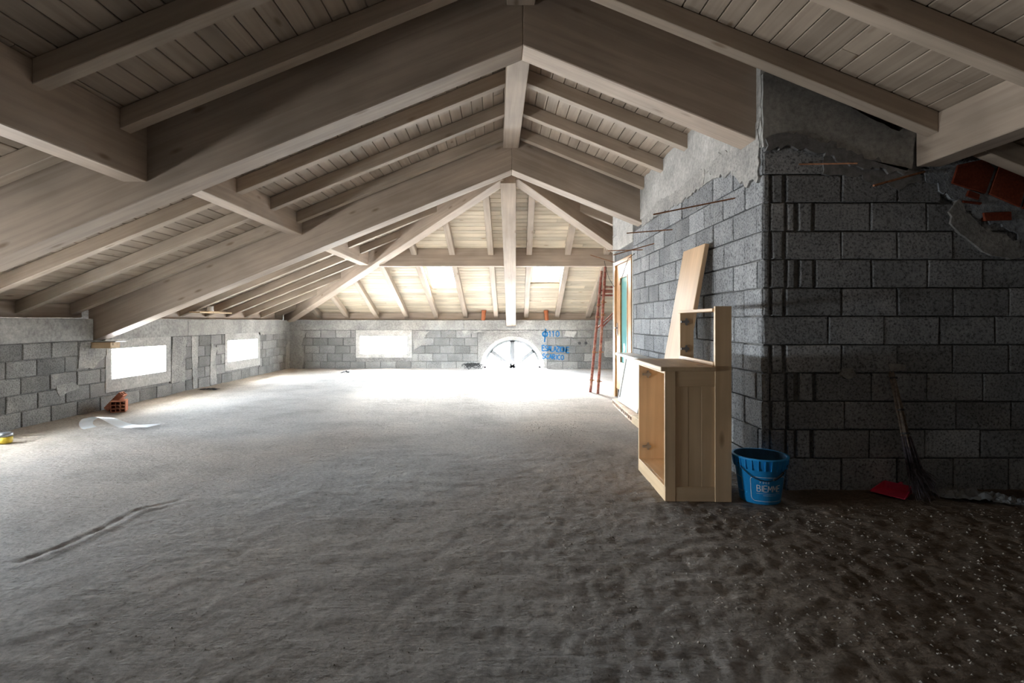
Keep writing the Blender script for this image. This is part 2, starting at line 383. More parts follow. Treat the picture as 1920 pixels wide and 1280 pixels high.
# far wall ----------------------------------------------------------
ARC = (.36, .75)
holesF = [(-3.61, -2.39, .385, .845), (ARC[0]-.9, ARC[0]+.9, -.1, .92)]
mb = FAR.cells(MB(), XL-TH, XR+TH, -.1, WT, big(holesF[:1])+holesF[1:], -TH, -.016)
FAR.box(mb, XL-.5, XR+.5, 1.0, 1.50, -.5, -.30)  # unseen outer upstand, added to close the light leak over this wall
wall_far = props(mb.build('wall_far', 'mortar_light'), kind='structure', label='low block wall under the far hip of the roof')
zF = [-.02, .185, .393, .60, .80, 1.0]
FAR.courses(wall_far, -5.34, 3.3, zF, .393, 'block_left', [(-3.72, -2.26, .28, 1.01), (ARC[0]-.9, ARC[0]+.9, -.1, .92)], offs=(.2, .7))
FAR.box(MB(), 3.3, XR, -.02, 1.0, -.03, 0).build('render_coat', 'greyplaster', wall_far)
for a, b in [(XL, -3.2), (-3.2, -.9), (-.9, 1.6), (1.6, 3.4), (3.4, XR)]:
    FAR.box(MB(), a, b, 1.005, WT, -.1, .003+R.uniform(0, .004)).build('ring_beam', 'concrete', wall_far, .006)
FAR.cells(MB(), -3.72, -2.26, .285, 1.0, [holesF[0]], -.2495, .009).build('window_surround', 'plaster', wall_far)
FAR.patch(wall_far, [(-5.44, 0), (-5.12, 0), (-5.05, .3), (-5.14, .62), (-5.0, .99), (-5.44, .995)], 'concrete', d=.01, name='corner_pillar')
FAR.patch(wall_far, [(-2.2, .5), (-2.0, .62), (-1.95, .8), (-1.8, .98), (-2.25, .99)], 'greyplaster', d=.008)
FAR.patch(wall_far, [(-.9, .86), (-.5, .95), (-.2, .92), (.2, .93), (.8, .93), (1.2, .86), (1.45, .84), (1.5, .99), (-.95, .99)], 'greyplaster', d=.008)
FAR.patch(wall_far, [(1.7, .86), (1.95, .82), (2.05, .97), (1.75, .98)], 'plaster', d=.007)
FAR.patch(wall_far, [(2.75, .3), (3.0, .3), (3.0, .72), (2.76, .72)], 'plaster', d=.008)
# plaster around the half-round window, through the whole wall
n_ = 28; arc = [(ARC[0]-ARC[1]*math.cos(math.pi*i/n_), ARC[1]*math.sin(math.pi*i/n_)) for i in range(n_+1)]
poly = [(ARC[0]-.9, -.1)]+[(arc[0][0], -.1)]+arc+[(arc[-1][0], -.1), (ARC[0]+.9, -.1), (ARC[0]+.9, .92), (ARC[0]-.9, .92)]
mb = MB(); V = []; out_ = []
for i, (u, z) in enumerate(arc):
    t = math.pi*i/n_; k = min(.9/max(abs(math.cos(t)), 1e-6), .92/max(math.sin(t), 1e-6))
    out_.append((ARC[0]-k*math.cos(t), k*math.sin(t)))
mid = [(ARC[0]-.84*math.cos(math.pi*i/n_), .84*math.sin(math.pi*i/n_)) for i in range(n_+1)]
sp_ = MB()
for i in range(n_):
    mb.prism([FAR.p(u, z, .009) for u, z in (arc[i], arc[i+1], mid[i+1], mid[i])], FAR.p(0, 0, -TH)-FAR.p(0, 0, .009))
    sp_.prism([FAR.p(u, z, .005) for u, z in (mid[i], mid[i+1], out_[i+1], out_[i])], FAR.p(0, 0, -TH)-FAR.p(0, 0, .005))
mb.build('arch_surround', 'plaster', wall_far)
for cu in (-1, 1):
    u = ARC[0]+cu*.9
    sp_.prism([FAR.p(*q_, .005) for q_ in ((u, .90), (u, .92), (ARC[0]+cu*.733, .92))], FAR.p(0, 0, -TH)-FAR.p(0, 0, .005))
sp_.build('arch_spandrel', 'greyplaster', wall_far)

# stroke lettering ----------------------------------------------------
FONT = {'E': [[(.6, 1), (0, 1), (0, 0), (.62, 0)], [(0, .52), (.5, .52)]], 'S': [[(.6, .88), (.3, 1), (.02, .8), (.15, .57), (.5, .45), (.6, .2), (.3, 0), (0, .1)]],
        'A': [[(0, 0), (.3, 1), (.62, 0)], [(.1, .36), (.52, .36)]], 'L': [[(.05, 1), (0, 0), (.55, .02)]], 'Z': [[(0, 1), (.6, 1), (0, 0), (.62, 0)]],
        'I': [[(.12, 1), (.12, 0)]], 'O': [[(.3, 1), (.04, .8), (0, .3), (.3, 0), (.6, .3), (.58, .8), (.3, 1)]], 'N': [[(0, 0), (.02, 1), (.58, 0), (.6, 1)]],
        'C': [[(.58, .85), (.3, 1), (.02, .7), (.02, .25), (.3, 0), (.6, .15)]], 'R': [[(0, 0), (0, 1), (.45, .96), (.55, .72), (.4, .52), (.02, .48), (.6, 0)]],
        '1': [[(0, .75), (.2, 1), (.2, 0)]], '0': [[(.3, 1), (.04, .75), (.04, .25), (.3, 0), (.56, .25), (.56, .75), (.3, 1)]],
        'B': [[(0, 0), (0, 1), (.42, .96), (.52, .76), (.4, .54), (.05, .52)], [(.4, .54), (.6, .34), (.55, .1), (.4, 0), (0, 0)]],
        'M': [[(0, 0), (.05, 1), (.36, .3), (.68, 1), (.74, 0)]], 'F': [[(.55, 1), (0, 1), (0, 0)], [(0, .52), (.45, .52)]],
        'T': [[(0, 1), (.6, 1)], [(.3, 1), (.3, 0)]], 'D': [[(0, 0), (0, 1), (.4, .9), (.58, .5), (.4, .08), (0, 0)]], ' ': []}
WID = {'I': .24, '1': .3, 'M': .76, ' ': .4}
def ribbon(mb, pts, wdt, fn, step=.02):
    fine = []
    for (a, b), (c, e) in zip(pts, pts[1:]):
        k = max(1, int(math.hypot(c-a, e-b)/step))
        fine += [(a+(c-a)*i/k, b+(e-b)*i/k) for i in range(k)]
    fine.append(pts[-1]); L = len(fine); vs = []
    for i, p in enumerate(fine):
        q0, q1 = fine[max(i-1, 0)], fine[min(i+1, L-1)]
        dx, dy = q1[0]-q0[0], q1[1]-q0[1]; l = math.hypot(dx, dy) or 1
        nx, ny = -dy/l*wdt/2, dx/l*wdt/2
        vs += [fn(p[0]+nx, p[1]+ny), fn(p[0]-nx, p[1]-ny)]
    mb.add(vs, [(2*i, 2*i+1, 2*i+3, 2*i+2) for i in range(L-1)])
def write(mb, text, u, z, h, wdt, fn, space=.2, slope=0, stretch=1.0, step=.02):
    for chh in text:
        for st in FONT[chh]: ribbon(mb, [(u+x*h*stretch, z+y*h+slope*(u+x*h)) for x, y in st], wdt, fn, step)
        u += (WID.get(chh, .62)+space)*h*stretch
mb = MB(); fw = lambda u, z: FAR.p(u, z, .0105)
k_ = YF/1000
uu = lambda x: (x-935)*k_
zz = lambda y: EYE-(y-603)*k_
ribbon(mb, [(uu(1023), zz(616)), (uu(1021), zz(641))], .035, fw)
ribbon(mb, [(uu(1022)+.062*math.cos(t), zz(626)+.06*math.sin(t)) for t in (2*math.pi*i/14 for i in range(15))], .045, fw)
write(mb, '110', uu(1029), zz(631), .15, .026, fw, .3)
write(mb, 'ESALAZIONE', uu(1016.5), zz(651), .14, .028, fw, .035, -.075, .82)
write(mb, 'SCARICO', uu(1017), zz(666), .125, .026, fw, .12, -.07, .95)
mb.build('painted_lettering', 'bluepaint', wall_far, 0, True)
# two pipe stubs with holes
for x in (1086.5, 1098.5):
    c = FAR.p(uu(x), zz(643), .012)
    MB().tube([c, c+Vector((0, -.03, 0))], .035, 12).build('anchor_hole', 'dark', wall_far)

# stair core: side face ----------------------------------------------
DOOR = (7.66, 8.78, 0, 2.2)
zC = [-.02, .227]+[.227+.2065*i for i in range(1, 12)]
mb = SIDE.cells(MB(), YN+.0305, YE, -.1, 3.25, [(DOOR[0], DOOR[1], -.1, DOOR[3])], -.24, -.03)
core_side = props(mb.build('wall_core_side', 'mortar'), kind='structure', label='grey block side face of the stair core')
SIDE.courses(core_side, YN+.004, 8.92, zC, .405, 'block', [(DOOR[0]-.06, YE+.1, -1, 2.6)], offs=(.25, .75))
SIDE.box(MB(), DOOR[1], YE, -.02, 2.6, -.2, .012).build('plaster_edge', 'plaster', core_side, .008)
SIDE.box(MB(), DOOR[0]-.06, DOOR[0], -.02, 2.25, -.2, .008).build('plaster_edge', 'plaster', core_side, .008)
SIDE.box(MB(), DOOR[0]-.06, DOOR[1], 2.2, 2.36, -.2, -.005).build('lintel_recess', 'dark_concrete', core_side, .005)  # dark block in place of the recess above the door, shade in its colour
SIDE.box(MB(), DOOR[0]-.06, YE, 2.36, 2.62, -.2, .014).build('plaster_band', 'plaster', core_side, .008)
# cast concrete above the blocks, stepped between the rafters
SIDE.patch(core_side, [(YN+.0, 2.505), (4.3, 2.49), (4.7, 2.505), (5.2, 2.5), (5.8, 2.56), (6.3, 2.5), (6.9, 2.58), (7.6, 2.60), (8.92, 2.62), (8.92, 3.12), (YN, 3.12)], 'plaster', d=.012, name='concrete_band', jit=.02)
SIDE.patch(core_side, [(3.9, 2.25), (4.12, 2.28), (4.35, 2.42), (4.7, 2.5), (4.9, 2.6), (4.6, 2.66), (4.2, 2.62), (3.9, 2.7)], 'greyplaster', d=.018, jit=.03, sub=.04)
SIDE.patch(core_side, [(4.95, 2.5), (5.6, 2.47), (6.4, 2.5), (7.1, 2.5), (7.1, 2.58), (6.4, 2.66), (5.6, 2.62), (4.95, 2.66)], 'greyplaster', d=.016, jit=.02, sub=.05)
# stair core: front face ----------------------------------------------
mb = FRONT.cells(MB(), XS+.02, XR, -.1, 2.49, [], -.22, -.03)
core_front = props(mb.build('wall_core_front', 'mortar'), kind='structure', label='dark grey block front face of the stair core')
XC = XS
firsts = [2.09, 2.29, 2.11, 2.31, 2.09, 2.40, 2.09, 2.31, 2.09, 2.30, 2.09, 2.62]   # bottom course first
for i, (a, b) in enumerate(zip(zC, zC[1:])):
    f0 = firsts[i]
    if i == 5 or i == 11:
        FRONT.brick(core_front, XC+.002, f0, a, b, 'block')
    elif f0 < 2.2:
        FRONT.brick(core_front, XC+.002, XC+.05, a, b, 'block', proud=.004); FRONT.brick(core_front, XC+.07, f0-.02, a, b, 'block', proud=.0)
    else:
        FRONT.brick(core_front, XC+.002, XC+.045, a, b, 'block', proud=.004); FRONT.brick(core_front, XC+.06, XC+.165, a, b, 'block', proud=.002)
        FRONT.brick(core_front, XC+.18, XC+.235, a, b, 'block', proud=.0); FRONT.brick(core_front, f0-.12, f0-.02, a, b, 'block', proud=.003)
    u = f0; lim = 4.9
    if i == 9: lim = 3.72
    if i == 10: lim = 3.22
    if i == 11: lim = 3.1
    while u < lim-.05:
        e = min(u+.405, lim); FRONT.brick(core_front, u, e, a, b, 'block'); u = e
FRONT.box(MB(), 4.9, XR, -.02, 2.3, -.03, 0).build('render_coat', 'greyplaster', core_front)
q = lambda l: [((x-935)*YN/1000, EYE-(y-603)*YN/1000) for x, y in l]
FRONT.patch(core_front, [(XC-.005, 2.49)]+q([(1500, 268), (1560, 282), (1620, 300), (1680, 314), (1706, 318)])+q([(1716, 235), (1718, 215)])+[(2.9, zl(2.9)-.12), (XC+.06, zl(XC)-.05), (XC-.005, zl(XC)-.10)], 'concrete', d=.02, name='concrete_beam', jit=.006, back=-.1)
FRONT.patch(core_front, q([(1436, 262), (1470, 250), (1500, 256), (1560, 272), (1600, 292), (1660, 305), (1700, 322), (1690, 330), (1640, 318), (1590, 312), (1540, 290), (1480, 280), (1437, 282)]), 'dark_concrete', d=.032, jit=.022, sub=.03)
FRONT.patch(core_front, q([(1540, 282), (1600, 300), (1700, 318), (1722, 318), (1730, 345), (1680, 352), (1600, 330), (1545, 325)]), 'dark_concrete', d=.012, jit=.02, sub=.04)
FRONT.patch(core_front, q([(1703, 320), (1716, 240), (1724, 240), (1726, 322)]), 'dark_concrete', d=.004, jit=.004, name='concrete_wedge')
FRONT.patch(core_front, q([(1722, 314), (1790, 300), (1880, 285), (1935, 285), (1935, 470), (1905, 468), (1895, 430), (1850, 415), (1820, 408), (1800, 385), (1775, 362), (1740, 345)]), 'blueplaster', d=.018, jit=.03, sub=.035, name='mortar_bed')
FRONT.patch(core_front, q([(1790, 380), (1812, 395), (1830, 425), (1870, 440), (1900, 450), (1915, 480), (1880, 485), (1840, 470), (1812, 450), (1785, 430), (1778, 400)]), 'greyplaster', d=.022, jit=.025, sub=.035)
FRONT.patch(core_front, q([(1575, 690), (1596, 688), (1603, 702), (1590, 711), (1574, 703)]), 'greyplaster', d=.014, jit=.008, sub=.03)
FRONT.patch(core_front, q([(1664, 684), (1676, 681), (1695, 684), (1692, 694), (1668, 695)]), 'greyplaster', d=.014, jit=.006, sub=.03)
for l in ([(1779, 345), (1790, 311), (1841, 300), (1858, 318), (1841, 365)], [(1848, 365), (1867, 311), (1921, 328), (1906, 390)], [(1910, 392), (1924, 340), (1960, 352), (1948, 404)],
          [(1806, 369), (1810, 358), (1831, 366), (1829, 376)], [(1837, 400), (1889, 398), (1890, 414), (1841, 415)], [(1799, 377), (1835, 381), (1833, 385), (1800, 381)]):
    mb = MB().prism([FRONT.p(u, z, .032) for u, z in q(l)], (0, .05, 0)); mb.build('terracotta_tile', 'tile_red', core_front, .003, True, centred(mb))
# remaining shell: out of the photograph, keeps the daylight in
props(MB().box(XS+.02, XR, YE-.24, YE, -.1, 3.15).build('wall_core_end', 'greyplaster'), kind='structure', label='far end face of the stair core')
props(MB().box(XR, XR+TH, YB, YF+TH, -.1, WT+.2).build('wall_right', 'greyplaster'), kind='structure', label='low wall along the right eave')
props(MB().box(XL-TH, XR+TH, YB-TH, YB, -.1, 3.9).build('wall_back', 'greyplaster'), kind='structure', label='rear wall behind the camera')

# ------------------------------------------------------------------ floor
def floor_mat():
    m, n, b = new_mat('dusty_screed')
    at = N(n, 'ShaderNodeVertexColor', layer_name='soil')
    t = N(n, 'ShaderNodeTexCoord')
    n1 = N(n, 'ShaderNodeTexNoise'); n1.inputs['Scale'].default_value = 1.3; n1.inputs['Detail'].default_value = 9; n1.inputs['Roughness'].default_value = .7
    n.links.new(t.outputs['Object'], n1.inputs['Vector'])
    r = ramp(n, [(.3, (.72, .71, .70)), (.5, (1, 1, 1)), (.72, (1.18, 1.16, 1.13))]); n.links.new(n1.outputs[0], r.inputs[0])
    n2 = N(n, 'ShaderNodeTexNoise'); n2.inputs['Scale'].default_value = 38; n2.inputs['Detail'].default_value = 6; n2.inputs['Roughness'].default_value = .75
    n.links.new(t.outputs['Object'], n2.inputs['Vector'])
    r2 = ramp(n, [(.3, (.62, .60, .58)), (.52, (1, 1, 1)), (.7, (1.2, 1.2, 1.2))]); n.links.new(n2.outputs[0], r2.inputs[0])
    c = mixc(n, 1, at.outputs[0], r.outputs[0], 'MULTIPLY'); c = mixc(n, 1, c, r2.outputs[0], 'MULTIPLY')
    n.links.new(c, b.inputs['Base Color']); b.inputs['Roughness'].default_value = .95; b.inputs['Specular IOR Level'].default_value = .15
    n3 = N(n, 'ShaderNodeTexNoise'); n3.inputs['Scale'].default_value = 70; n3.inputs['Detail'].default_value = 4; n.links.new(t.outputs['Object'], n3.inputs['Vector'])
    ad = N(n, 'ShaderNodeMath', operation='MULTIPLY_ADD'); ad.inputs[1].default_value = .45; n.links.new(n3.outputs[0], ad.inputs[0]); n.links.new(n2.outputs[0], ad.inputs[2])
    sv = N(n, 'ShaderNodeMapping'); sv.inputs['Rotation'].default_value = (0, 0, .25); sv.inputs['Scale'].default_value = (3.2, 17, 1)
    n.links.new(t.outputs['Object'], sv.inputs[0])
    n4 = N(n, 'ShaderNodeTexNoise'); n4.inputs['Scale'].default_value = 1.6; n4.inputs['Detail'].default_value = 6; n4.inputs['Distortion'].default_value = 1.2; n.links.new(sv.outputs[0], n4.inputs['Vector'])
    n5 = N(n, 'ShaderNodeTexNoise'); n5.inputs['Scale'].default_value = 9; n5.inputs['Detail'].default_value = 3; n.links.new(t.outputs['Object'], n5.inputs['Vector'])
    a2 = N(n, 'ShaderNodeMath', operation='MULTIPLY_ADD'); a2.inputs[1].default_value = .9; n.links.new(n4.outputs[0], a2.inputs[0]); n.links.new(ad.outputs[0], a2.inputs[2])
    a3 = N(n, 'ShaderNodeMath', operation='MULTIPLY_ADD'); a3.inputs[1].default_value = 1.3; n.links.new(n5.outputs[0], a3.inputs[0]); n.links.new(a2.outputs[0], a3.inputs[2])
    ad = a3
    bu = N(n, 'ShaderNodeBump'); bu.inputs['Strength'].default_value = 1; bu.inputs['Distance'].default_value = .042
    n.links.new(ad.outputs[0], bu.inputs['Height']); n.links.new(bu.outputs[0], b.inputs['Normal'])
    return m
M['floor'] = floor_mat()
def ss(a, b, x): t = min(1, max(0, (x-a)/(b-a))); return t*t*(3-2*t)
crack = [flo(40, 1050), flo(110, 1025), flo(190, 990), flo(260, 955), flo(335, 938)]
def seg_d(x, y, a, b):
    dx, dy = b.x-a.x, b.y-a.y; t = max(0, min(1, ((x-a.x)*dx+(y-a.y)*dy)/(dx*dx+dy*dy)))
    return math.hypot(x-a.x-t*dx, y-a.y-t*dy), (x-a.x)*dy-(y-a.y)*dx
def floor_h(x, y):
    nz = noise.noise
    h = .010*nz(Vector((x*.9, y*.9, 0)))
    wv = .25*nz(Vector((x*.7, y*.7, 5)))
    h += .004*nz(Vector((x*2.2+wv*3, y*9+wv*8, 2)))          # trowel strokes across the room
    g = ss(-.6, 1.4, x)*ss(6.5, 3.0, y)
    h += (.003+.0025*g)*nz(Vector((x*8, y*11, 3)))
    h += (.003+.0045*g)*nz(Vector((x*24, y*27, 4)))
    for a, b in zip(crack, crack[1:]):
        if abs(x-a.x) < 1 and abs(y-a.y) < 1:
            d, s_ = seg_d(x, y, a, b)
            if d < .12: h -= .007*math.exp(-(d/.02)**2); h += .0045*math.exp(-((d-.05)/.03)**2)*(1 if s_ > 0 else .2)
    if x < XL+.35: h += .02*ss(XL+.35, XL, x)*(.6+.6*nz(Vector((y*2, 0, 9))))
    return h
def floor_c(x, y):
    nz = noise.noise
    base = Vector((.49, .435, .392))
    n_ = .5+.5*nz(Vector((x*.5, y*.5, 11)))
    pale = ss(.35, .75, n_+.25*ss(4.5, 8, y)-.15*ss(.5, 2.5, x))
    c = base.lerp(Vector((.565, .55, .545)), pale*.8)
    c = c.lerp(Vector((.56, .45, .33)), ss(XL+1.6, XL+.2, x)*.6)
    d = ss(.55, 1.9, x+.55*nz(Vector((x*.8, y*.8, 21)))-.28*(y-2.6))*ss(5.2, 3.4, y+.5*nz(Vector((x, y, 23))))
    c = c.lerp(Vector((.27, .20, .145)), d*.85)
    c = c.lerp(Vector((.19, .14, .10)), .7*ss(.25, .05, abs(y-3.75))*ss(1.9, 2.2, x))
    e = ss(.52, .70, .5+.5*nz(Vector((x*1.6, y*5, 31))))*ss(9.5, 11, y)*ss(12.6, 11.8, y)*ss(-1.6, -.9, x)*ss(1.2, .6, x)
    c = c.lerp(Vector((.16, .18, .22)), e*.75)
    return c
DX, DY = .021, .022
xs = [XL-.1+DX*i for i in range(int((XR+.1-XL+.1)/DX)+2)]
ys = [YB+.2*i for i in range(int((1.4-YB)/.2)+1)]
y_ = 1.42
while y_ < YF+.1: ys.append(y_); y_ += DY if y_ < 5 else DY*2.2
vs, cs_ = [], []
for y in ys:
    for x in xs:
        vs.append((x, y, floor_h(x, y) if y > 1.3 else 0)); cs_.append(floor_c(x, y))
nx = len(xs)
fs = [(j*nx+i, j*nx+i+1, (j+1)*nx+i+1, (j+1)*nx+i) for j in range(len(ys)-1) for i in range(nx-1)]
me = bpy.data.meshes.new('floor'); me.from_pydata(vs, [], fs); me.polygons.foreach_set('use_smooth', [True]*len(fs))
ca = me.color_attributes.new('soil', 'FLOAT_COLOR', 'POINT')
flat = []
for c in cs_: flat += [c.x, c.y, c.z, 1]
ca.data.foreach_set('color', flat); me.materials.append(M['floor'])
floor = bpy.data.objects.new('floor', me); COL.objects.link(floor); props(floor, kind='structure', label='rough dusty cement floor of the attic')

# ------------------------------------------------------------------ ceiling boards
PW = .12
def roof_sheet(name, cells, fn, lbl):
    mb = MB()
    for a, b, c, d in cells:
        p = [fn(a, c), fn(b, c), fn(b, d), fn(a, d)]
        mb.hexa([v+Vector((0, 0, .026)) for v in p]+[v+Vector((0, 0, .12)) for v in p])
    return props(mb.build(name, 'plank'), kind='structure', label=lbl)
def board(parent, p0, p1, side, mat):
    """one board: p0..p1 its lower inner edge line, side = vector across its face (full pitch)"""
    g = .0025; L = (p1-p0); ex = L.normalized(); ey = side.normalized(); ez = ex.cross(ey)
    if ez.z < 0: ez = -ez
    wd = side.length; ch = .005; up = R.uniform(0, .002)
    prof = [(g, ch+up), (g+ch, up), (wd-g-ch, up), (wd-g, ch+up), (wd-g, .024), (g, .024)]
    v = [p+ey*a+ez*b for p in (p0+ex*.0015, p1-ex*.0015) for a, b in prof]
    n = 6
    f = [tuple(range(n)), tuple(range(n, 2*n))[::-1]]+[(i, n+i, n+(i+1) % n, (i+1) % n) for i in range(n)]
    mtx = Matrix((ex, ex.cross(ez)*-1, ez)).transposed().to_4x4(); mtx.translation = p0
    return MB().add(v, f).build('plank', mat, parent, 0, True, mtx)
def splits(a, b, lo, hi):
    cuts = [a]; p = a+R.uniform(lo*.4, hi)
    while p < b-.6: cuts.append(p); p += R.uniform(lo, hi)
    return list(zip(cuts, cuts[1:]+[b]))
fl = lambda x, y: Vector((x, y, zl(x)))
c_left = roof_sheet('ceiling_left', [(RX-.24*i, RX-.24*(i+1), YB-.3, min(14.6, YH+.24*(i+1)+.05)) for i in range(26)], fl, 'left slope of the boarded roof')
c_right = roof_sheet('ceiling_right', [(RX+.24*i, RX+.24*(i+1), YB-.3, min(14.6, YH+.24*(i+1)+.05)) for i in range(26)], fl, 'right slope of the boarded roof')
fh = lambda x, y: Vector((x, y, zh(y)))
s0, s1 = SKY
cells = [(XL-.6, XR+.6, 8.0, 11.2), (XL-.6, XR+.6, 12.7, 14.6), (XL-.6, s0[0], 11.2, 12.7), (s0[0], s0[1], 11.2, 11.5), (s0[1], s1[0], 11.2, 12.7),
         (s1[0], s1[1], 12.4, 12.7), (s1[1], XR+.6, 11.2, 12.7)]
c_far = roof_sheet('ceiling_far', cells, fh, 'far hip of the boarded roof with two roof windows')
for sgn, par in ((-1, c_left), (1, c_right)):
    i = 0
    while RX+sgn*PW*i > XL-.35 if sgn < 0 else RX+sgn*PW*i < XR+.35:
        x0 = RX+sgn*PW*i; x1 = x0+sgn*PW; d = PW*(i+1)
        ya, yb = -.6, YH+d+.03
        if sgn > 0 and x0 > 2.6: yb = 4.1
        for a, b in splits(ya, yb, 3.2, 4.8):
            board(par, Vector((x0, a, zl(x0))), Vector((x0, b, zl(x0))), Vector((x1-x0, 0, zl(x1)-zl(x0))), 'plank')
        i += 1
i = 0
while YH+PW*i < YF+.3:
    y0 = YH+PW*i; y1 = y0+PW; d = PW*(i+1)
    xa, xb = RX-d-.03, min(RX+d+.03, 3.6)
    segs = [(xa, xb)]
    for s_ in SKY:
        if y1 > s_[2]+.01 and y0 < s_[3]-.01:
            segs = [t for a, b in segs for t in ([(a, b)] if (b <= s_[0] or a >= s_[1]) else [(a, s_[0]), (s_[1], b)]) if t[1]-t[0] > .02]
    for a0, b0 in segs:
        for a, b in splits(a0, b0, 3.2, 4.8):
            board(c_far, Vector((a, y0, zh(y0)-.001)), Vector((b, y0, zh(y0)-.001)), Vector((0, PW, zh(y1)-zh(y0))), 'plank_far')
    i += 1

# ------------------------------------------------------------------ timbers
def frame(nm, ya, yb, xa, xb, where):
    for x_end, sd in ((xa, 'left'), (xb, 'right')):
        mb_ = beam('main_beam', (RX, (ya+yb)/2), (x_end, (ya+yb)/2), yb-ya, (3.27, 3.27-TAN*abs(x_end-RX)), (zl(RX)-.002, zl(x_end)-.002), 'beam',
             label=where[sd], cat='beam', group='main sloping beams')
        if nm == 'far':
            for k in range(3):
                w_ = (yb-ya)/3; yc = ya+w_*(k+.5); xs_ = x_end if sd == 'left' else XS
                bt = beam('edge_lamella', (RX, yc), (xs_, yc), w_-.008, (3.258, 3.258-TAN*abs(xs_-RX)), (3.272, 3.272-TAN*abs(xs_-RX)), 'beam', .002)
                bt.parent = mb_; bt.matrix_parent_inverse = mb_.matrix_local.inverted()
frame('near', 3.95, 4.19, XL-.05, XS+.04, {'left': 'nearest main timber beam, its arm sloping down to the left wall', 'right': 'nearest main timber beam, its arm sloping into the block stair core'})
frame('far', 7.2, 7.47, XL-.09, XS+.04, {'left': 'second main beam, long arm ending above the wooden bearing block', 'right': 'second main beam, short arm ending at the block wall near the door'})
for a, b, l in ((-.6, 3.95, 'ridge beam stub in front of the nearest main beam, top of photo'), (4.19, 7.2, 'ridge beam between the two main beams'), (7.47, 8.35, 'short ridge end behind the second main beam')):
    beam('ridge_beam', (RX, a), (RX-.015, b), .21, (3.56, 3.56), (zl(RX+.105)-.003,)*2, label=l, cat='beam', group='ridge beams')
for a, b, x, zb, l in ((-.6, 3.95, -2.69, 2.255, 'left purlin running from overhead to the nearest main beam'), (4.19, 7.2, -2.74, 2.39, 'left purlin between the two main beams'), (7.47, 10.85, -2.74, 2.37, 'short left purlin between second main beam and hip rafter')):
    beam('purlin', (x, a), (x, b), .18, (zb, zb), ZL, label=l, cat='beam', group='purlins')
beam('purlin', (3.11, -.6), (3.11, 3.86), .18, (2.34, 2.34), ZL, label='right purlin ending above the dark block wall and terracotta tiles', cat='beam', group='purlins')
beam('purlin', (-2.45, 11.02), (2.95, 11.02), .16, (2.36, 2.36), ZH, label='cross purlin of the far hip just above the roof windows', cat='beam', group='purlins')
# hip and king rafters
beam('hip_rafter', (RX-.06, 8.33), (XL-.08, 13.98), .21, (3.42, 1.17), ZM, label='hip rafter running down to the far left corner', cat='beam', group='hip rafters')
beam('hip_rafter', (RX+.06, 8.33), (XR-.05, 13.95), .21, (3.42, 1.17), ZM, label='hip rafter running down to the right behind the stair core', cat='beam', group='hip rafters')
beam('king_rafter', (.15, 8.30), (.325, 13.95), .245, (3.374, 1.085), (zh(8.30)-.004, zh(13.95)-.004), label='wide central rafter of the far hip above the half-round window', cat='beam')
# wall plates
beam('wall_plate', (XL-.23, -.6), (XL-.23, 7.19), .12, (WT+.012,)*2, ZL, mat='beam', label='timber wall plate on the left wall before the second main beam', cat='beam', group='wall plates')
beam('wall_plate', (XL-.23, 7.48), (XL-.23, 13.9), .12, (WT+.012,)*2, ZL, mat='beam', label='timber wall plate on the left wall beyond the second main beam', cat='beam', group='wall plates')
beam('wall_plate', (XL-.1, YF+.23), (3.4, YF+.23), .12, (WT+.012,)*2, ZH, mat='beam', label='timber wall plate along the top of the far wall', cat='beam', group='wall plates')
RH, RW = .145, .105
def rafter(xa, xb, y, lbl, grp):
    beam('rafter', (xa, y+RW/2), (xb, y+RW/2), RW, (zl(xa)-RH, zl(xb)-RH), (zl(xa)-.002, zl(xb)-.002), 'rafter', .004, label=lbl, cat='rafter', group=grp)
od = ['first', 'second', 'third', 'fourth', 'fifth', 'sixth', 'seventh', 'eighth', 'ninth', 'tenth', 'eleventh', 'twelfth']
XI = XL-.17
for i, y in enumerate((2.97, 3.66)):
    rafter(RX-.105, -2.60, y, ('dark rafter in the top left corner, farther from the main beam', 'dark rafter at upper left, just before the nearest main beam')[i], 'near left rafters')
    rafter(RX+.105, 3.02, y-(.06 if i == 0 else 0), ('rafter crossing the top right corner', 'rafter at upper right ending just above the dark concrete')[i], 'near right rafters')
rafter(-2.78, XI, 3.66, 'rafter below the near left purlin, cut by the left frame edge', 'near left rafters')
rafter(3.20, XR-.1, 3.66, 'rafter outside the right purlin above the terracotta tiles', 'near right rafters')
for i, y in enumerate((5.39, 6.19, 6.99)):
    rafter(RX-.105, -2.65, y, f'{od[i]} rafter behind the nearest main beam, left of ridge above purlin', 'middle left upper rafters')
    rafter(-2.83, XI, y, f'{od[i]} rafter behind the nearest main beam, between left purlin and wall', 'middle left lower rafters')
    rafter(RX+.105, XS+.03, y, f'{od[i]} rafter behind the nearest main beam, right of ridge, ending at the blocks', 'middle right rafters')
for i, y in enumerate((9.39, 10.19)):
    rafter(RX-(y-YH)-.02, -2.65, y, f'{od[i]} short rafter behind the second main beam, between purlin and hip', 'far left upper rafters')
for i, y in enumerate((9.39, 10.19, 10.99, 11.79, 12.59, 13.39)):
    x0 = min(-2.83, RX-(y-YH)-.02)
    rafter(x0, XI, y, f'{od[i]} rafter beyond the second main beam, resting on the left wall', 'far left lower rafters')
rafter(RX+(9.39-YH)+.02, 2.9, 9.39, 'short rafter behind the right hip rafter near the stair core', 'far right rafters')
def hrafter(xw, ya, yb, lbl, grp, wd=.115):
    X = lambda y: xw-.031*(YF-y)
    beam('rafter', (X(ya), ya), (X(yb), yb), wd, (zh(ya)-RH, zh(yb)-RH), (zh(ya)-.003, zh(yb)-.003), 'rafter', .004, label=lbl, cat='rafter', group=grp)
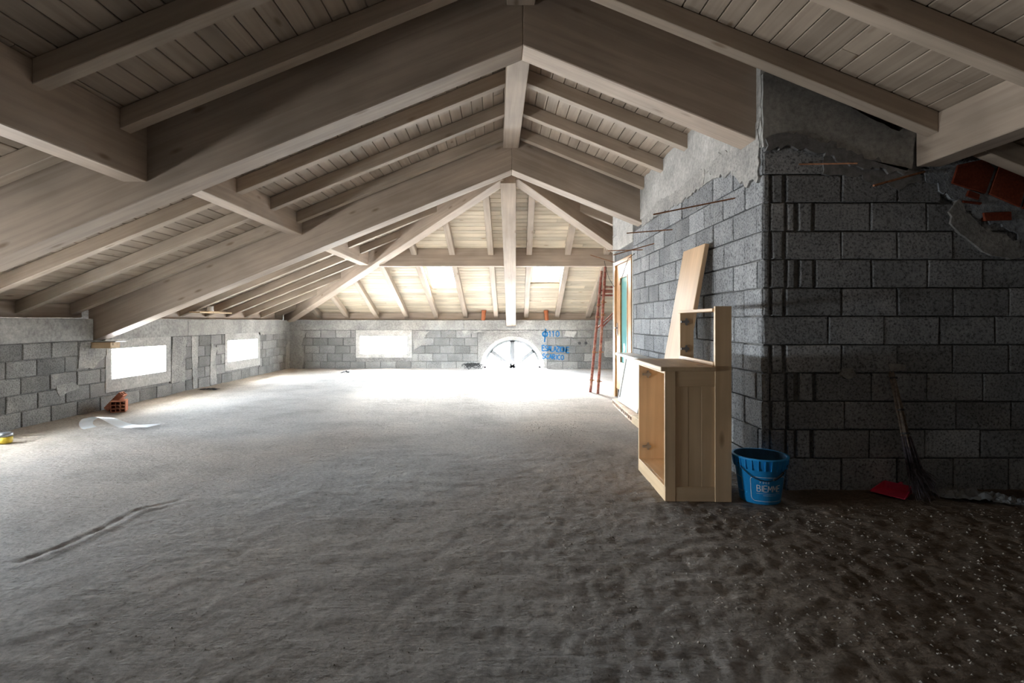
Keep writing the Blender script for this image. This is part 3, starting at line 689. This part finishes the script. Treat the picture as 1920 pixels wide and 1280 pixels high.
lows = [-4.73, -4.0, -3.21, -2.43, -1.65, -.876, -.07, .72, 1.53, 2.35]
for i, x in enumerate(lows):
    ya = max(11.09, YH+abs(x-RX)+.12)
    hrafter(x, ya, YF+.17, f'{od[i]} rafter from the left corner along the foot of the far hip', 'far hip lower rafters')
for i, x in enumerate([-1.74, -.96, -.17, .616, 1.41, 2.2]):
    ya = YH+abs(x-RX)*.97+.14
    hrafter(x+.1, min(ya, 10.8), 10.95, f'{od[i]} rafter from the left above the far cross purlin', 'far hip upper rafters')

# ------------------------------------------------------------------ windows
nwin = 0
def winbox(wall, u0, u1, z0, z1, lbl):
    global nwin; nwin += 1
    fr = wall.cells(MB(), u0, u1, z0, z1, [(u0+.016, u1-.016, z0+.016, z1-.016)], -TH+.004, -TH+.03).build(f'window_{nwin}', 'whiteframe')
    props(fr, kind='structure', label=lbl)
    wall.box(MB(), u0+.016, u1-.016, z0+.016, z1-.016, -TH+.014, -TH+.019).build('pane', 'pane', fr)
for (a, b), l in zip(WINS_L, ('low window in the left wall behind the camera', 'low window in the left wall beside the frame edge', 'nearer bright low window in the left wall', 'farther bright low window in the left wall')):
    winbox(LEFT, a, b, *WIN_Z, l)
winbox(FAR, *holesF[0], 'bright low window in the far wall')
nwin += 1
mb = MB(); rr = ARC[1]
for i in range(n_):
    t0, t1 = math.pi*i/n_, math.pi*(i+1)/n_
    P = lambda r, t: FAR.p(ARC[0]-r*math.cos(t), max(r*math.sin(t), 0), -.10)
    mb.prism([P(rr, t0), P(rr, t1), P(rr-.06, t1), P(rr-.06, t0)], (0, .06, 0))
FAR.box(mb, ARC[0]-rr, ARC[0]+rr, -.02, .05, -.16, -.10)
wa = props(mb.build(f'window_{nwin}', 'greyframe'), kind='structure', label='half-round fan window at floor level in the far wall')
for ang, wd in ((90, .06), (38, .05), (142, .05)):
    t = math.radians(ang); d = Vector((math.cos(t), 0, math.sin(t))); nrm = Vector((-math.sin(t), 0, math.cos(t)))*wd
    c = FAR.p(ARC[0], 0.02, -.10); e = c+d*(rr-.04)
    MB().prism([c-nrm, c+nrm, e+nrm, e-nrm], (0, .06, 0)).build('mullion', 'greyframe', wa, .004)
MB().prism([FAR.p(ARC[0]-(rr-.04)*math.cos(math.pi*i/20), (rr-.04)*math.sin(math.pi*i/20), -.14) for i in range(21)], (0, .005, 0)).build('pane', 'pane', wa)
for i, (x0, x1, y0, y1) in enumerate(SKY):
    nwin += 1
    mb = MB()
    def fb(a, b, c, d, lo, hi):
        p = [Vector((x, y, zh(y))) for x, y in ((a, c), (b, c), (b, d), (a, d))]
        mb.hexa([v+Vector((0, 0, lo)) for v in p]+[v+Vector((0, 0, hi)) for v in p])
    t = .03
    fb(x0, x0+t, y0, y1, -.006, .15); fb(x1-t, x1, y0, y1, -.006, .15); fb(x0+t, x1-t, y0, y0+t, -.006, .15); fb(x0+t, x1-t, y1-t, y1, -.006, .15)
    f_ = props(mb.build(f'window_{nwin}', 'rawwood'), kind='structure', label=('left roof window in the far hip', 'right roof window in the far hip')[i])
    mb = MB(); fb(x0+t, x1-t, y0+t, y1-t, .128, .133); mb.build('pane', 'pane', f_)

# ------------------------------------------------------------------ door in the stair core
d0, d1 = DOOR[0]+.02, DOOR[1]-.02
dr = MB(); SIDE.cells(dr, DOOR[0], DOOR[1], 0, 2.19, [(d0+.05, d1-.05, -.1, 2.13)], -.1, .02)
door = props(dr.build('door_1', 'doorwood', None, .004), kind='structure', label='orange wooden door with a tall patterned glass pane in the stair core')
g0, g1, gz0, gz1 = 7.95, 8.43, .556, 1.93
SIDE.cells(MB(), d0+.055, d1-.055, .14, 2.125, [(g0, g1, gz0, gz1)], -.045, 0).build('door_leaf', 'doorwood', door)
leaf_glass = SIDE.box(MB(), g0, g1, gz0, gz1, -.026, -.02).build('glass_pane', 'doorglass', door)
mb = SIDE.cells(MB(), g0, g1, gz0, gz1, [(g0+.025, g1-.025, gz0+.025, gz1-.025)], -.018, .006); mb.build('glazing_bead', 'doorwood', door)
SIDE.box(MB(), d0+.05, d1-.05, -.05, .14, -.1, -.03).build('threshold_gap_shade', 'dark', door)  # solid dark filler painting the shade of the gap under the door
hp = SIDE.box(MB(), 8.60, 8.635, 1.0, 1.2, 0, .008).build('handle_plate', 'steel', door)
MB().tube([SIDE.p(8.617, 1.12, 0), SIDE.p(8.617, 1.12, .05), SIDE.p(8.50, 1.12, .055)], .009, 8).build('lever', 'steel', hp)
for z in (.35, 1.05, 1.85):
    MB().tube([SIDE.p(d0+.05, z, .006), SIDE.p(d0+.05, z+.09, .006)], .009, 8).build('hinge', 'steel', door)

# ------------------------------------------------------------------ wooden cabinet
CW, CL = .445, .78
cab = empty('cabinet', (1.13, 3.62, 0), math.radians(-1.6), label='open pale pine cabinet with a worktop and raised rear rack, no doors', cat='cabinet')
def cb(name, x0, x1, y0, y1, z0, z1, mat='pine', parent=cab, bevel=.002, label=None, vert=True):
    c = Vector(((x0+x1)/2, (y0+y1)/2, (z0+z1)/2))
    lx, ly, lz = x1-x0, y1-y0, z1-z0
    ax = max((lx, 0), (ly, 1), (lz, 2))[1]
    rot = (Matrix.Identity(3), Matrix(((0, -1, 0), (1, 0, 0), (0, 0, 1))), Matrix(((0, 0, -1), (0, 1, 0), (1, 0, 0))))[ax]
    m_ = rot.to_4x4(); m_.translation = c
    o = MB().box(x0, x1, y0, y1, z0, z1).build(name, mat, parent, bevel, True, m_)
    if label: o['label'] = label
    return o
cb('stile', 0, .07, 0, .025, 0, .885); cb('stile', .335, CW, -.003, .025, 0, 1.325, label='tall rear post board rising above the worktop')
cb('top_rail', .07, .335, .004, .025, .78, .885, label='darker horizontal rail'); cb('bottom_rail', .07, .335, .002, .025, .0, .10)
for i in range(3): cb('panel_board', .07+.0885*i, .07+.0885*(i+1)-.001, .008+.001*(i % 2), .022, .10, .78, bevel=.001)
cb('end_panel', 0, CW-.02, CL-.022, CL, 0, .885, label='inner far end panel carrying two hinges')
cb('back_panel', CW-.02, CW-.012, .026, CL-.022, .1, .885)
cb('plinth', .0, .022, .025, CL-.022, 0, .10)
cb('bottom_shelf', .022, CW-.02, .025, CL-.022, .085, .10)
cb('front_edge', -.002, .02, .0, .012, .1, .885, 'birch'); cb('front_rail', 0, .02, .025, CL-.022, .865, .885)
cb('worktop', -.035, .335, -.02, CL+.02, .885, .915, 'pine', bevel=.004)
cb('rack_end_panel', .335, CW, CL-.022, CL, .885, 1.29)
cb('rack_shelf', .325, CW, .025, CL, 1.29, 1.312, 'birch'); cb('rack_rail', .33, .352, .025, CL-.022, .915, .945, 'birch'); cb('worktop_back', .335, CW, .025, CL-.022, .885, .915)
for x, z in ((.075, .79), (.075, .2), (.385, 1.22), (.385, 1.0)):
    h = MB(); y = CL-.022
    h.tube([(x, y, z), (x, y-.012, z)], .018, 14)
    h.box(x-.045, x+.02, y-.016, y-.001, z-.009, z+.009)
    for s_ in (-1, 1): h.tube([(x, y, z+s_*.022), (x, y-.008, z+s_*.022)], .008, 8)
    h.build('hinge', 'steel', cab)['label'] = 'steel cup hinge'
# ------------------------------------------------------------------ leaning board
lb_a, lb_b = Vector((1.54, 0, .0)), Vector((1.885, 0, 1.91))
ex = (lb_b-lb_a).normalized(); ey = Vector((0, 1, 0)); ez = ex.cross(ey)
mtx = Matrix((ex, ey, ez)).transposed().to_4x4(); mtx.translation = lb_a+Vector((0, 4.77, 0))
lb = MB().box(0, (lb_b-lb_a).length, 0, .56, 0, .04).build('wooden_board', 'birch', None, .004)
lb.matrix_world = mtx @ Matrix.Translation((.005, 0, -.0 if ez.x < 0 else -.04))
props(lb, label='tall pale wooden board leaning on the block wall behind the cabinet', cat='board')
# ------------------------------------------------------------------ row of hollow bricks, white panel, shelf board
def hollow_brick(name, L, D, H, nh, rows, mat, wl=.011):
    """brick with holes through its depth; origin at its bottom corner, holes open towards -x"""
    mb = MB(); cw = (L-wl*(nh+1))/nh; chh = (H-wl*(rows+1))/rows
    for r_ in range(rows+1): mb.box(0, D, 0, L, r_*(chh+wl), r_*(chh+wl)+wl)
    for c_ in range(nh+1):
        for r_ in range(rows): mb.box(0, D, c_*(cw+wl), c_*(cw+wl)+wl, wl+r_*(chh+wl), wl+r_*(chh+wl)+chh)
    return mb
for i in range(6):
    mb = hollow_brick('hollow_brick', .236, .23, .085, 2, 1, 'clay', .021)
    o = mb.build('hollow_brick', 'clay'); a = math.radians(R.uniform(-1, 1)+2.2)
    o.location = (1.615+.012*i, 6.46+.241*i, -.002); o.rotation_euler = (0, 0, -a*.8)
    props(o, label=f'{od[i]} hollow clay brick from the near end of the row under the white panel', cat='brick', group='hollow bricks under the white panel')
pn_a, pn_b = Vector((1.73, 0, .088)), Vector((1.845, 0, .735))
pn = empty('white_panel', (0, 0, 0), label='white framed panel standing on hollow bricks, leaning against the block wall', cat='panel')
ex = (pn_b-pn_a).normalized(); ez = ex.cross(Vector((0, 1, 0)));
mtx = Matrix((ex, Vector((0, 1, 0)), ez)).transposed().to_4x4(); mtx.translation = pn_a+Vector((0, 6.55, 0))
if ez.x > 0: mtx = mtx @ Matrix.Translation((0, 0, -.03))
pn.matrix_world = mtx; H_, W_ = (pn_b-pn_a).length, 1.08
MB().box(.06, H_-.05, .05, W_-.05, .008, .018).build('sheet', 'white', pn)
for a, b, c, d in ((0, .06, 0, W_), (H_-.05, H_, 0, W_), (.06, H_-.05, 0, .05), (.06, H_-.05, W_-.05, W_)):
    MB().box(a, b, c, d, 0, .03).build('frame_bar', 'whiteframe', pn, .003)
o = MB().box(1.70, 1.915, 5.52, 7.76, .7365, .7725).build('shelf_board', 'whiteframe', None, .003)
props(o, label='long white shelf board lying on the white panel along the block wall', cat='board')
o = MB().box(1.60, 1.72, 6.1, 6.42, 0, .10).build('timber_offcut', 'rawwood', None, .004)
props(o, label='orange timber offcut on the floor behind the cabinet beside the hollow bricks', cat='timber')

# ------------------------------------------------------------------ scaffold frames
def scaffold(b0, t0, lbl, worn):
    b0, t0 = Vector(b0), Vector(t0); e = empty('scaffold_frame', b0, label=lbl, cat='scaffold', group='scaffold frames')
    T = t0-b0; S = Vector((.95, .12, 0)); m1 = 'redpaint'
    f = lambda k, s_=0: T*k+S*s_
    MB().tube([f(0), f(1)], .024, 12).build('post', m1, e); MB().tube([f(0, 1), f(1, 1)], .024, 12).build('post', m1, e)
    for k in (.84, .80): MB().tube([f(k), f(k, 1)], .016, 10).build('rung', m1, e)
    MB().tube([f(.52), f(.8, .6)], .012, 8).build('brace', m1, e)
    for k in (.10, .33, .62, .72):
        MB().tube([f(k-.008), f(k+.008)], .031, 10).build('collar', 'rust', e)
        MB().tube([f(k)+Vector((0, -.02, 0)), f(k)+Vector((.045, -.05, 0))], .008, 6).build('lock_pin', 'rust', e)
pA = flo(1107, 735); pB = flo(1121, 738)
scaffold((pA.x, pA.y, 0), px(1128, 508, pA.y), 'red scaffold frame, left of the two, leaning beside the stair core', 0)
scaffold((pB.x, pB.y, 0), px(1135, 500, pB.y), 'red scaffold frame with cream worn paint, right of the two and taller', 1)

# ------------------------------------------------------------------ bucket
bx_, by_ = 1.795, 3.665
bk = empty('bucket', (bx_, by_, .002), label='blue plastic bucket with white label standing at the corner of the block wall', cat='bucket')
Rb, Rt, Hb = .128, .168, .31
rz = lambda z: Rb+(Rt-Rb)*z/Hb
MB().lathe([(.0, .0), (Rb-.006, 0), (Rb, .006), (rz(.24), .24), (rz(.24)+.004, .243), (Rt+.006, Hb-.014), (Rt+.013, Hb-.009), (Rt+.013, Hb), (Rt-.003, Hb)], n=56).build('shell', 'bluebucket', bk)
MB().lathe([(Rt-.003, Hb), (Rt-.005, Hb-.01), (Rb-.006, .006), (0, .006)], n=56).build('lining', 'bucket_in', bk)
for i in range(26):
    t = 2*math.pi*i/26+.1; c, s_ = math.cos(t), math.sin(t); mb = MB()
    rad, tan = Vector((c, s_, 0)), Vector((-s_, c, 0))*.003
    a0, a1 = rz(.232)-.002, rz(.3)-.002
    mb.prism([rad*a0+tan+Vector((0, 0, .232)), rad*(a0+.013)+tan+Vector((0, 0, .232)), rad*(Rt+.012)+tan+Vector((0, 0, .302)), rad*a1+tan+Vector((0, 0, .302))], tan*-2)
    mb.build('rim_rib', 'bluebucket', bk)
bs = lambda deg, z: Vector(((rz(z)+.0012)*math.cos(math.radians(deg)), (rz(z)+.0012)*math.sin(math.radians(deg)), z))
# lettering: u runs in metres around the shell from -136 degrees
RM = .142; fbk = lambda u, z: bs(-136+math.degrees(u/RM), z)
lab = MB()
oc = []
for (cx_, cz_, a0) in ((.016, .052, 180), (.205, .052, 270), (.205, .165, 0), (.016, .165, 90)):
    for k in range(6):
        t = math.radians(a0+90*k/5); oc.append((cx_+.022*math.cos(t)*(1 if cx_ < .1 else 1.4), cz_+.022*math.sin(t)))
oc = [(u, z-.018*math.sin(math.pi*min(max(u/.225, 0), 1))*(1 if z < .1 else -.4)) for u, z in oc]
ribbon(lab, oc+[oc[0]], .0036, fbk, .006)
write(lab, 'BIEMME', .032, .092, .042, .0052, fbk, .12, 0, .86, .006)
write(lab, 'FOOD', .05, .148, .012, .0022, fbk, .7, 0, 1, .004)
ribbon(lab, [(.03, .078), (.19, .078)], .0016, fbk, .006); ribbon(lab, [(.07, .066), (.16, .066)], .0022, fbk, .006)
lab.build('label_print', 'print', bk)
lab = MB(); f2 = lambda u, z: bs(-166-math.degrees(u/RM), z)
ribbon(lab, [(.05, .17), (.0, .165), (-.006, .158), (-.006, .075), (.0, .07), (.05, .07)], .0036, f2, .006); lab.build('label_print', 'print', bk)
pts = []
th0, th1 = math.radians(-168), math.radians(-40)
for i in range(15):
    k = i/14; t = th0+(th1-th0)*k; sag = math.sin(math.pi*k)
    z = .262-.095*sag; pts.append(((rz(z)+.010)*math.cos(t), (rz(z)+.010)*math.sin(t), z))
hd = MB().tube(pts, .0028, 6).build('bail_handle', 'blackmetal', bk)
g = MB().tube(pts[9:13], .007, 8).build('grip', 'black', hd)

# ------------------------------------------------------------------ dustpan, broom, rubbish on the right
dp = empty('dustpan', (2.765, 3.745, .012), math.radians(-58), label='red plastic dustpan on the floor against the dark block wall', cat='dustpan')
W2, D2 = .105, .16
ribs = MB(); vs = [(-W2, -D2/2, .002), (W2, -D2/2, .002), (W2*.82, D2/2, .012), (-W2*.82, D2/2, .012)]
ribs.hexa([*vs, *[(x, y, z+.004) for x, y, z in vs]]).build('tray', 'redplastic', dp, .001)
MB().hexa([(-W2*.82, D2/2-.004, .01), (W2*.82, D2/2-.004, .01), (W2*.8, D2/2+.004, .01), (-W2*.8, D2/2+.004, .01), (-W2*.8, D2/2+.004, .06), (W2*.8, D2/2+.004, .06), (W2*.8, D2/2+.012, .06), (-W2*.8, D2/2+.012, .06)]).build('rear_wall', 'redplastic', dp)
for s_ in (-1, 1):
    MB().hexa([(s_*W2, -D2/2, .003), (s_*W2*.82, D2/2, .012), (s_*(W2*.82-.005), D2/2, .012), (s_*(W2-.005), -D2/2, .003),
               (s_*(W2+.002), -D2/2, .012), (s_*(W2*.84), D2/2, .058), (s_*(W2*.82-.004), D2/2, .058), (s_*(W2-.004), -D2/2, .012)]).build('side_wall', 'redplastic', dp)
MB().tube([(0, D2/2+.006, .045), (0, D2/2+.03, .05), (0, D2/2+.06, .052)], .012, 8).build('handle', 'redplastic', dp)
br = empty('broom', (2.86, 3.62, 0), label='besom broom of dark twigs leaning against the dark block wall', cat='broom')
base = Vector((2.86, 3.62, 0)); top = px(1672, 692, 3.845)
ax_ = top-base
tw = MB(); hdl = MB()
for i in range(150):
    t = R.uniform(0, 2*math.pi); q_ = math.sqrt(R.random())
    e1 = Vector((math.cos(t)*.10*q_+.03, math.sin(t)*.055*q_, R.uniform(.004, .10)*(1 if q_ < .6 else 1.6)))
    m1 = ax_*.48+Vector((math.cos(t)*.030*q_, math.sin(t)*.024*q_, 0)); m0 = ax_*.24+Vector((math.cos(t)*.050*q_+.012, math.sin(t)*.035*q_, 0))
    tw.tube([m1, m0, (m0+e1)*.5+Vector((R.uniform(-.012, .012), R.uniform(-.006, .006), 0)), e1], .0026, 4, .0012, False)
props(tw.build('twigs', 'twig_dark', br), kind='stuff')
for i in range(34):
    t = R.uniform(0, 2*math.pi); q_ = math.sqrt(R.random())
    o0 = Vector((math.cos(t)*.030*q_, math.sin(t)*.024*q_, 0)); o1 = Vector((math.cos(t)*.020*q_, math.sin(t)*.018*q_, R.uniform(-.05, 0)))
    hdl.tube([ax_*.40+o0, ax_*.7+(o0+o1)*.5+Vector((R.uniform(-.005, .005), 0, 0)), ax_*.985+o1], .0042, 5, .0036)
props(hdl.build('handle', 'twig', br), label='bundled twig handle')
for k in (.5, .68, .93):
    c = ax_*k; d = ax_.normalized(); MB().tube([c-d*.006, c+d*.006], .030 if k < .6 else .025, 12, caps=False).build('binding', 'blackmetal', br)
# crumpled plastic
def crumple(name, c, sx, sy, hgt, mat, lbl, cat, seed, nx_=26, ny_=16, rz_=0, grp=None):
    mb = MB(); vs = []
    for j in range(ny_):
        for i in range(nx_):
            u, v = i/(nx_-1)*2-1, j/(ny_-1)*2-1
            e = max(0, 1-(u*u+v*v)*.55)
            h = abs(noise.noise(Vector((u*3+seed, v*3, seed))))*1.2+abs(noise.noise(Vector((u*7, v*7+seed, seed))))*.7
            vs.append((u*sx*(1+.25*noise.noise(Vector((u*2, v*2, seed+3)))), v*sy*(1+.3*noise.noise(Vector((u*2, v*2, seed+8)))), .012+hgt*e*h))
    mb.add(vs, [(j*nx_+i, j*nx_+i+1, (j+1)*nx_+i+1, (j+1)*nx_+i) for j in range(ny_-1) for i in range(nx_-1)])
    o = mb.build(name, mat, None, 0, False); o.location = c; o.rotation_euler = (0, 0, rz_)
    return props(o, label=lbl, cat=cat, group=grp)
crumple('plastic_sheet', (3.28, 3.68, 0), .22, .10, .07, 'darkplastic', 'dark crumpled plastic sheet on the floor right of the broom', 'sheet', 3.3, rz_=-.35)
crumple('plastic_sheet', (3.46, 3.58, 0), .13, .07, .05, 'darkplastic', 'small grey crumpled plastic scrap at the foot of the dark wall, rightmost', 'sheet', 9.1, rz_=-.5)

# ------------------------------------------------------------------ steel bars and wires
def bar(pts, lbl, r=.006, mat='rust', name='rebar', cat='rebar', grp='bars sticking out of the stair core'):
    pts = [Vector(p) for p in pts]; c = pts[0]
    mb = MB().tube(pts, r, 7); return props(mb.build(name, mat, None, 0, True, Matrix.Translation(c)), label=lbl, cat=cat, group=grp)
bar([px(1490, 308, 3.90), px(1608, 306, 3.68)], 'rusty bar lying flat below the dark concrete on the front face')
bar([px(1750, 317, 3.90), px(1638, 348, 3.70)], 'rusty bar slanting from the mortar below the right purlin', .008)
def sbar(w_, e_, lbl):
    Y = XS/((w_[0]-935)/1000)
    bar([px(w_[0], w_[1], Y)+Vector((.03, 0, 0)), px(e_[0], e_[1], Y)], lbl)
sbar((1378, 370), (1225, 402), 'long rusty bar sticking out high on the core side, nearest the corner')
sbar((1260, 430), (1175, 437), 'rusty bar sticking out of the core side, second from the corner')
sbar((1227, 455), (1150, 478), 'rusty bar sloping down above the door, third from the corner')
sbar((1205, 468), (1140, 470), 'level rusty bar just above the door')
bar([(XS+.02, 8.80, 2.19), px(1107, 478, 8.75)], 'thin rusty bar at the far edge of the stair core by the scaffold')
bar([px(1188, 474, 7.5)+Vector((.03, 0, 0)), px(1178, 484, 7.5), px(1170, 508, 7.5), px(1162, 534, 7.5)], 'thin bent wire hanging in front of the door glass', .004, 'blackmetal', 'wire', 'wire')
bar([px(1133, 489, 8.74), px(1137, 506, 8.74), px(1142, 522, 8.74), px(1150, 535, 8.74), px(1154, 539, 8.74)], 'thin wire hanging from the bar above the scaffold', .004, 'blackmetal', 'wire', 'wire')

# ------------------------------------------------------------------ left side odds and ends
o = MB().box(XL-.1, XL+.27, 7.12, 7.30, .865, .945).build('bearing_block', 'rawwood', None, .004); props(o, label='raw timber block under the end of the second main beam', cat='timber')
o = MB().box(XL-.1, XL+.31, 7.15, 7.36, .947, .955).build('bearing_plate', 'steel', None, .001); props(o, label='grey steel plate on the raw timber block', cat='plate')
o = MB().box(.20, .46, YF-.02, YF+.12, 1.063, 1.08).build('bearing_plate', 'steel', None, .001); props(o, label='steel plate under the foot of the wide central rafter', cat='plate')
# hollow bricks on the floor
p = flo(214, 772)
mb = hollow_brick('hollow_brick', .17, .25, .15, 3, 3, 'terracotta'); o = mb.build('hollow_brick', 'terracotta', None); o.location = (p.x+.14, p.y+.02, -.004); o.rotation_euler = (0, 0, math.radians(118))
props(o, label='terracotta hollow brick on the floor showing its nine holes', cat='brick', group='terracotta bricks by the left wall')
mb = hollow_brick('hollow_brick', .13, .28, .07, 2, 1, 'terracotta'); o = mb.build('hollow_brick', 'terracotta', None); q_ = flo(193, 774); o.location = (q_.x-.03, q_.y+.13, .0); o.rotation_euler = (0, math.radians(-48), math.radians(12))
props(o, label='flat terracotta brick tilted against the holed brick', cat='brick', group='terracotta bricks by the left wall')
# plastic film
mb = MB(); n1, n2 = 30, 8; vs = []
for i in range(n1):
    k = i/(n1-1)
    if k < .35: t = math.pi*(1.5-k/.35); xx, zz_ = .07*math.cos(t)*1.1, .062+.062*math.sin(t)*(.95)
    else: q_ = (k-.35)/.65; xx, zz_ = .02+q_*.66, .12*(1-ss(.0, .85, q_))+.012+.012*math.sin(q_*9)
    for j in range(n2):
        v = j/(n2-1)
        vs.append((xx+.05*v, (v-.5)*(.15+.07*k)+.05*math.sin(k*6), zz_*(1-.25*v)+.004))
mb.add(vs, [(i*n2+j, (i+1)*n2+j, (i+1)*n2+j+1, i*n2+j+1) for i in range(n1-1) for j in range(n2-1)], True)
o = mb.build('plastic_film', 'film', None, 0, False); p = flo(170, 806); o.location = (p.x-.07, p.y+.06, .006); o.rotation_euler = (0, 0, .12)
props(o, label='translucent white plastic film curled on the floor by the left wall', cat='sheet')
crumple('felt_scrap', tuple(flo(392, 731)), .17, .08, .03, 'black', 'black felt scrap on the floor below the left windows', 'scrap', 5.5, 14, 8)
p = flo(4, 834); tin = empty('paint_pot', (p.x-.02, p.y+.05, .0), label='small yellow pot with a grey lid cut by the left frame edge', cat='pot')
MB().lathe([(0, .01), (.055, .01), (.06, .02), (.062, .075), (0, .075)], n=20).build('body', 'yellow', tin); MB().lathe([(0, .075), (.064, .075), (.064, .105), (.05, .112), (0, .112)], n=20).build('lid', 'steel', tin)
o = crumple('felt_scrap', tuple(flo(649, 699)), .09, .10, .05, 'black', 'dark scrap alone on the floor before the far window', 'scrap', 7.5, 10, 8)
# white vent pipe with board
o = MB().box(XL+.05, XL+.24, 9.30, 10.42, 1.375, 1.40).build('nailed_board', 'rawwood', None, .003); props(o, label='pale board nailed under the rafters near the farther left window', cat='board')
vp = empty('vent_pipe', (XL+.16, 9.78, 1.40), label='white vent pipe standing between rafters on a pale board', cat='pipe')
MB().lathe([(.052, .0), (.06, .0), (.06, .03), (.055, .04), (.055, .105), (.05, .105), (.05, .0)], n=24).build('pipe', 'pvc', vp); MB().box(-.07, .07, -.18, .2, 0, .012).build('collar_board', 'rawwood', vp, .002)
# terracotta pipes on the far wall
for x, l in ((906, 'orange pipe stub on the far wall left of the central rafter'), (1025, 'orange pipe stub on the far wall above the blue writing')):
    c = px(x, 597, YF+.03); c.z = WT+.002
    e = empty('pipe_stub', c, label=l, cat='pipe', group='orange pipe stubs')
    MB().tube([(0, 0, 0), (-.02 if x > 1000 else .02, -.03, .24)], .055, 18).build('pipe', 'pipe_clay', e); MB().tube([(-.0175 if x > 1000 else .0175, -.0265, .20), (-.02 if x > 1000 else .02, -.03, .255)], .062, 18).build('socket', 'pipe_clay', e)
# tangle of cable at the far wall
c = flo(886, 692); mb = MB()
for i in range(9):
    a, b = R.uniform(.10, .26), R.uniform(.06, .15); t0 = R.uniform(0, 6.28); pts = []
    for k in range(19):
        t = t0+2*math.pi*k/18*R.uniform(.98, 1.02)
        pts.append((a*math.cos(t)+.05*math.sin(i), -.18+b*math.sin(t)*.6, .012+.014*i+abs(math.sin(t*1.5+i))*.12*(1-i/14)))
    mb.tube(pts, .006, 5)
o = mb.build('cable_coil', 'blackmetal'); o.location = (c.x, c.y, .0); props(o, label='tangled dark cable on the floor left of the half-round window', cat='cable')
crumple('rubble_lump', (flo(1068, 692).x, 13.6, 0), .08, .05, .06, 'greyplaster', 'small grey rubble lump at the foot of the far wall below the blue writing', 'rubble', 2.2, 8, 6)
# loose grit
mb = MB()
for i in range(7000):
    y = R.uniform(1.7, 6.5); x = R.uniform(-.9, 1.1)*y*.9 if R.random() < .75 else R.uniform(.3, 3.4)
    if y > 3.5 and x > 1.0: continue
    if not (-5.3 < x < 5): continue
    s_ = R.uniform(.002, .0055)*(1.4 if x > .3 else 1); z = floor_h(x, y)
    P4 = [(x+R.uniform(-s_, s_), y+R.uniform(-s_, s_), z-.001), (x+s_, y+R.uniform(-s_, 0), z-.001), (x+R.uniform(-s_, 0), y+s_, z-.001), (x+R.uniform(-s_, s_)*.4, y+R.uniform(-s_, s_)*.4, z+s_*1.2)]
    mb.add(P4, [(0, 1, 3), (1, 2, 3), (2, 0, 3), (0, 2, 1)])
M['grit'] = mineral('brown_grit', ((.20, .165, .13), (.30, .26, .22), (.42, .38, .34)), pore=30, bump=.2, bdist=.002, var=0, big=7, rnd=False)
props(mb.build('grit', 'grit', None, 0, True), label='loose cement grit scattered over the near floor', cat='grit', kind='stuff')
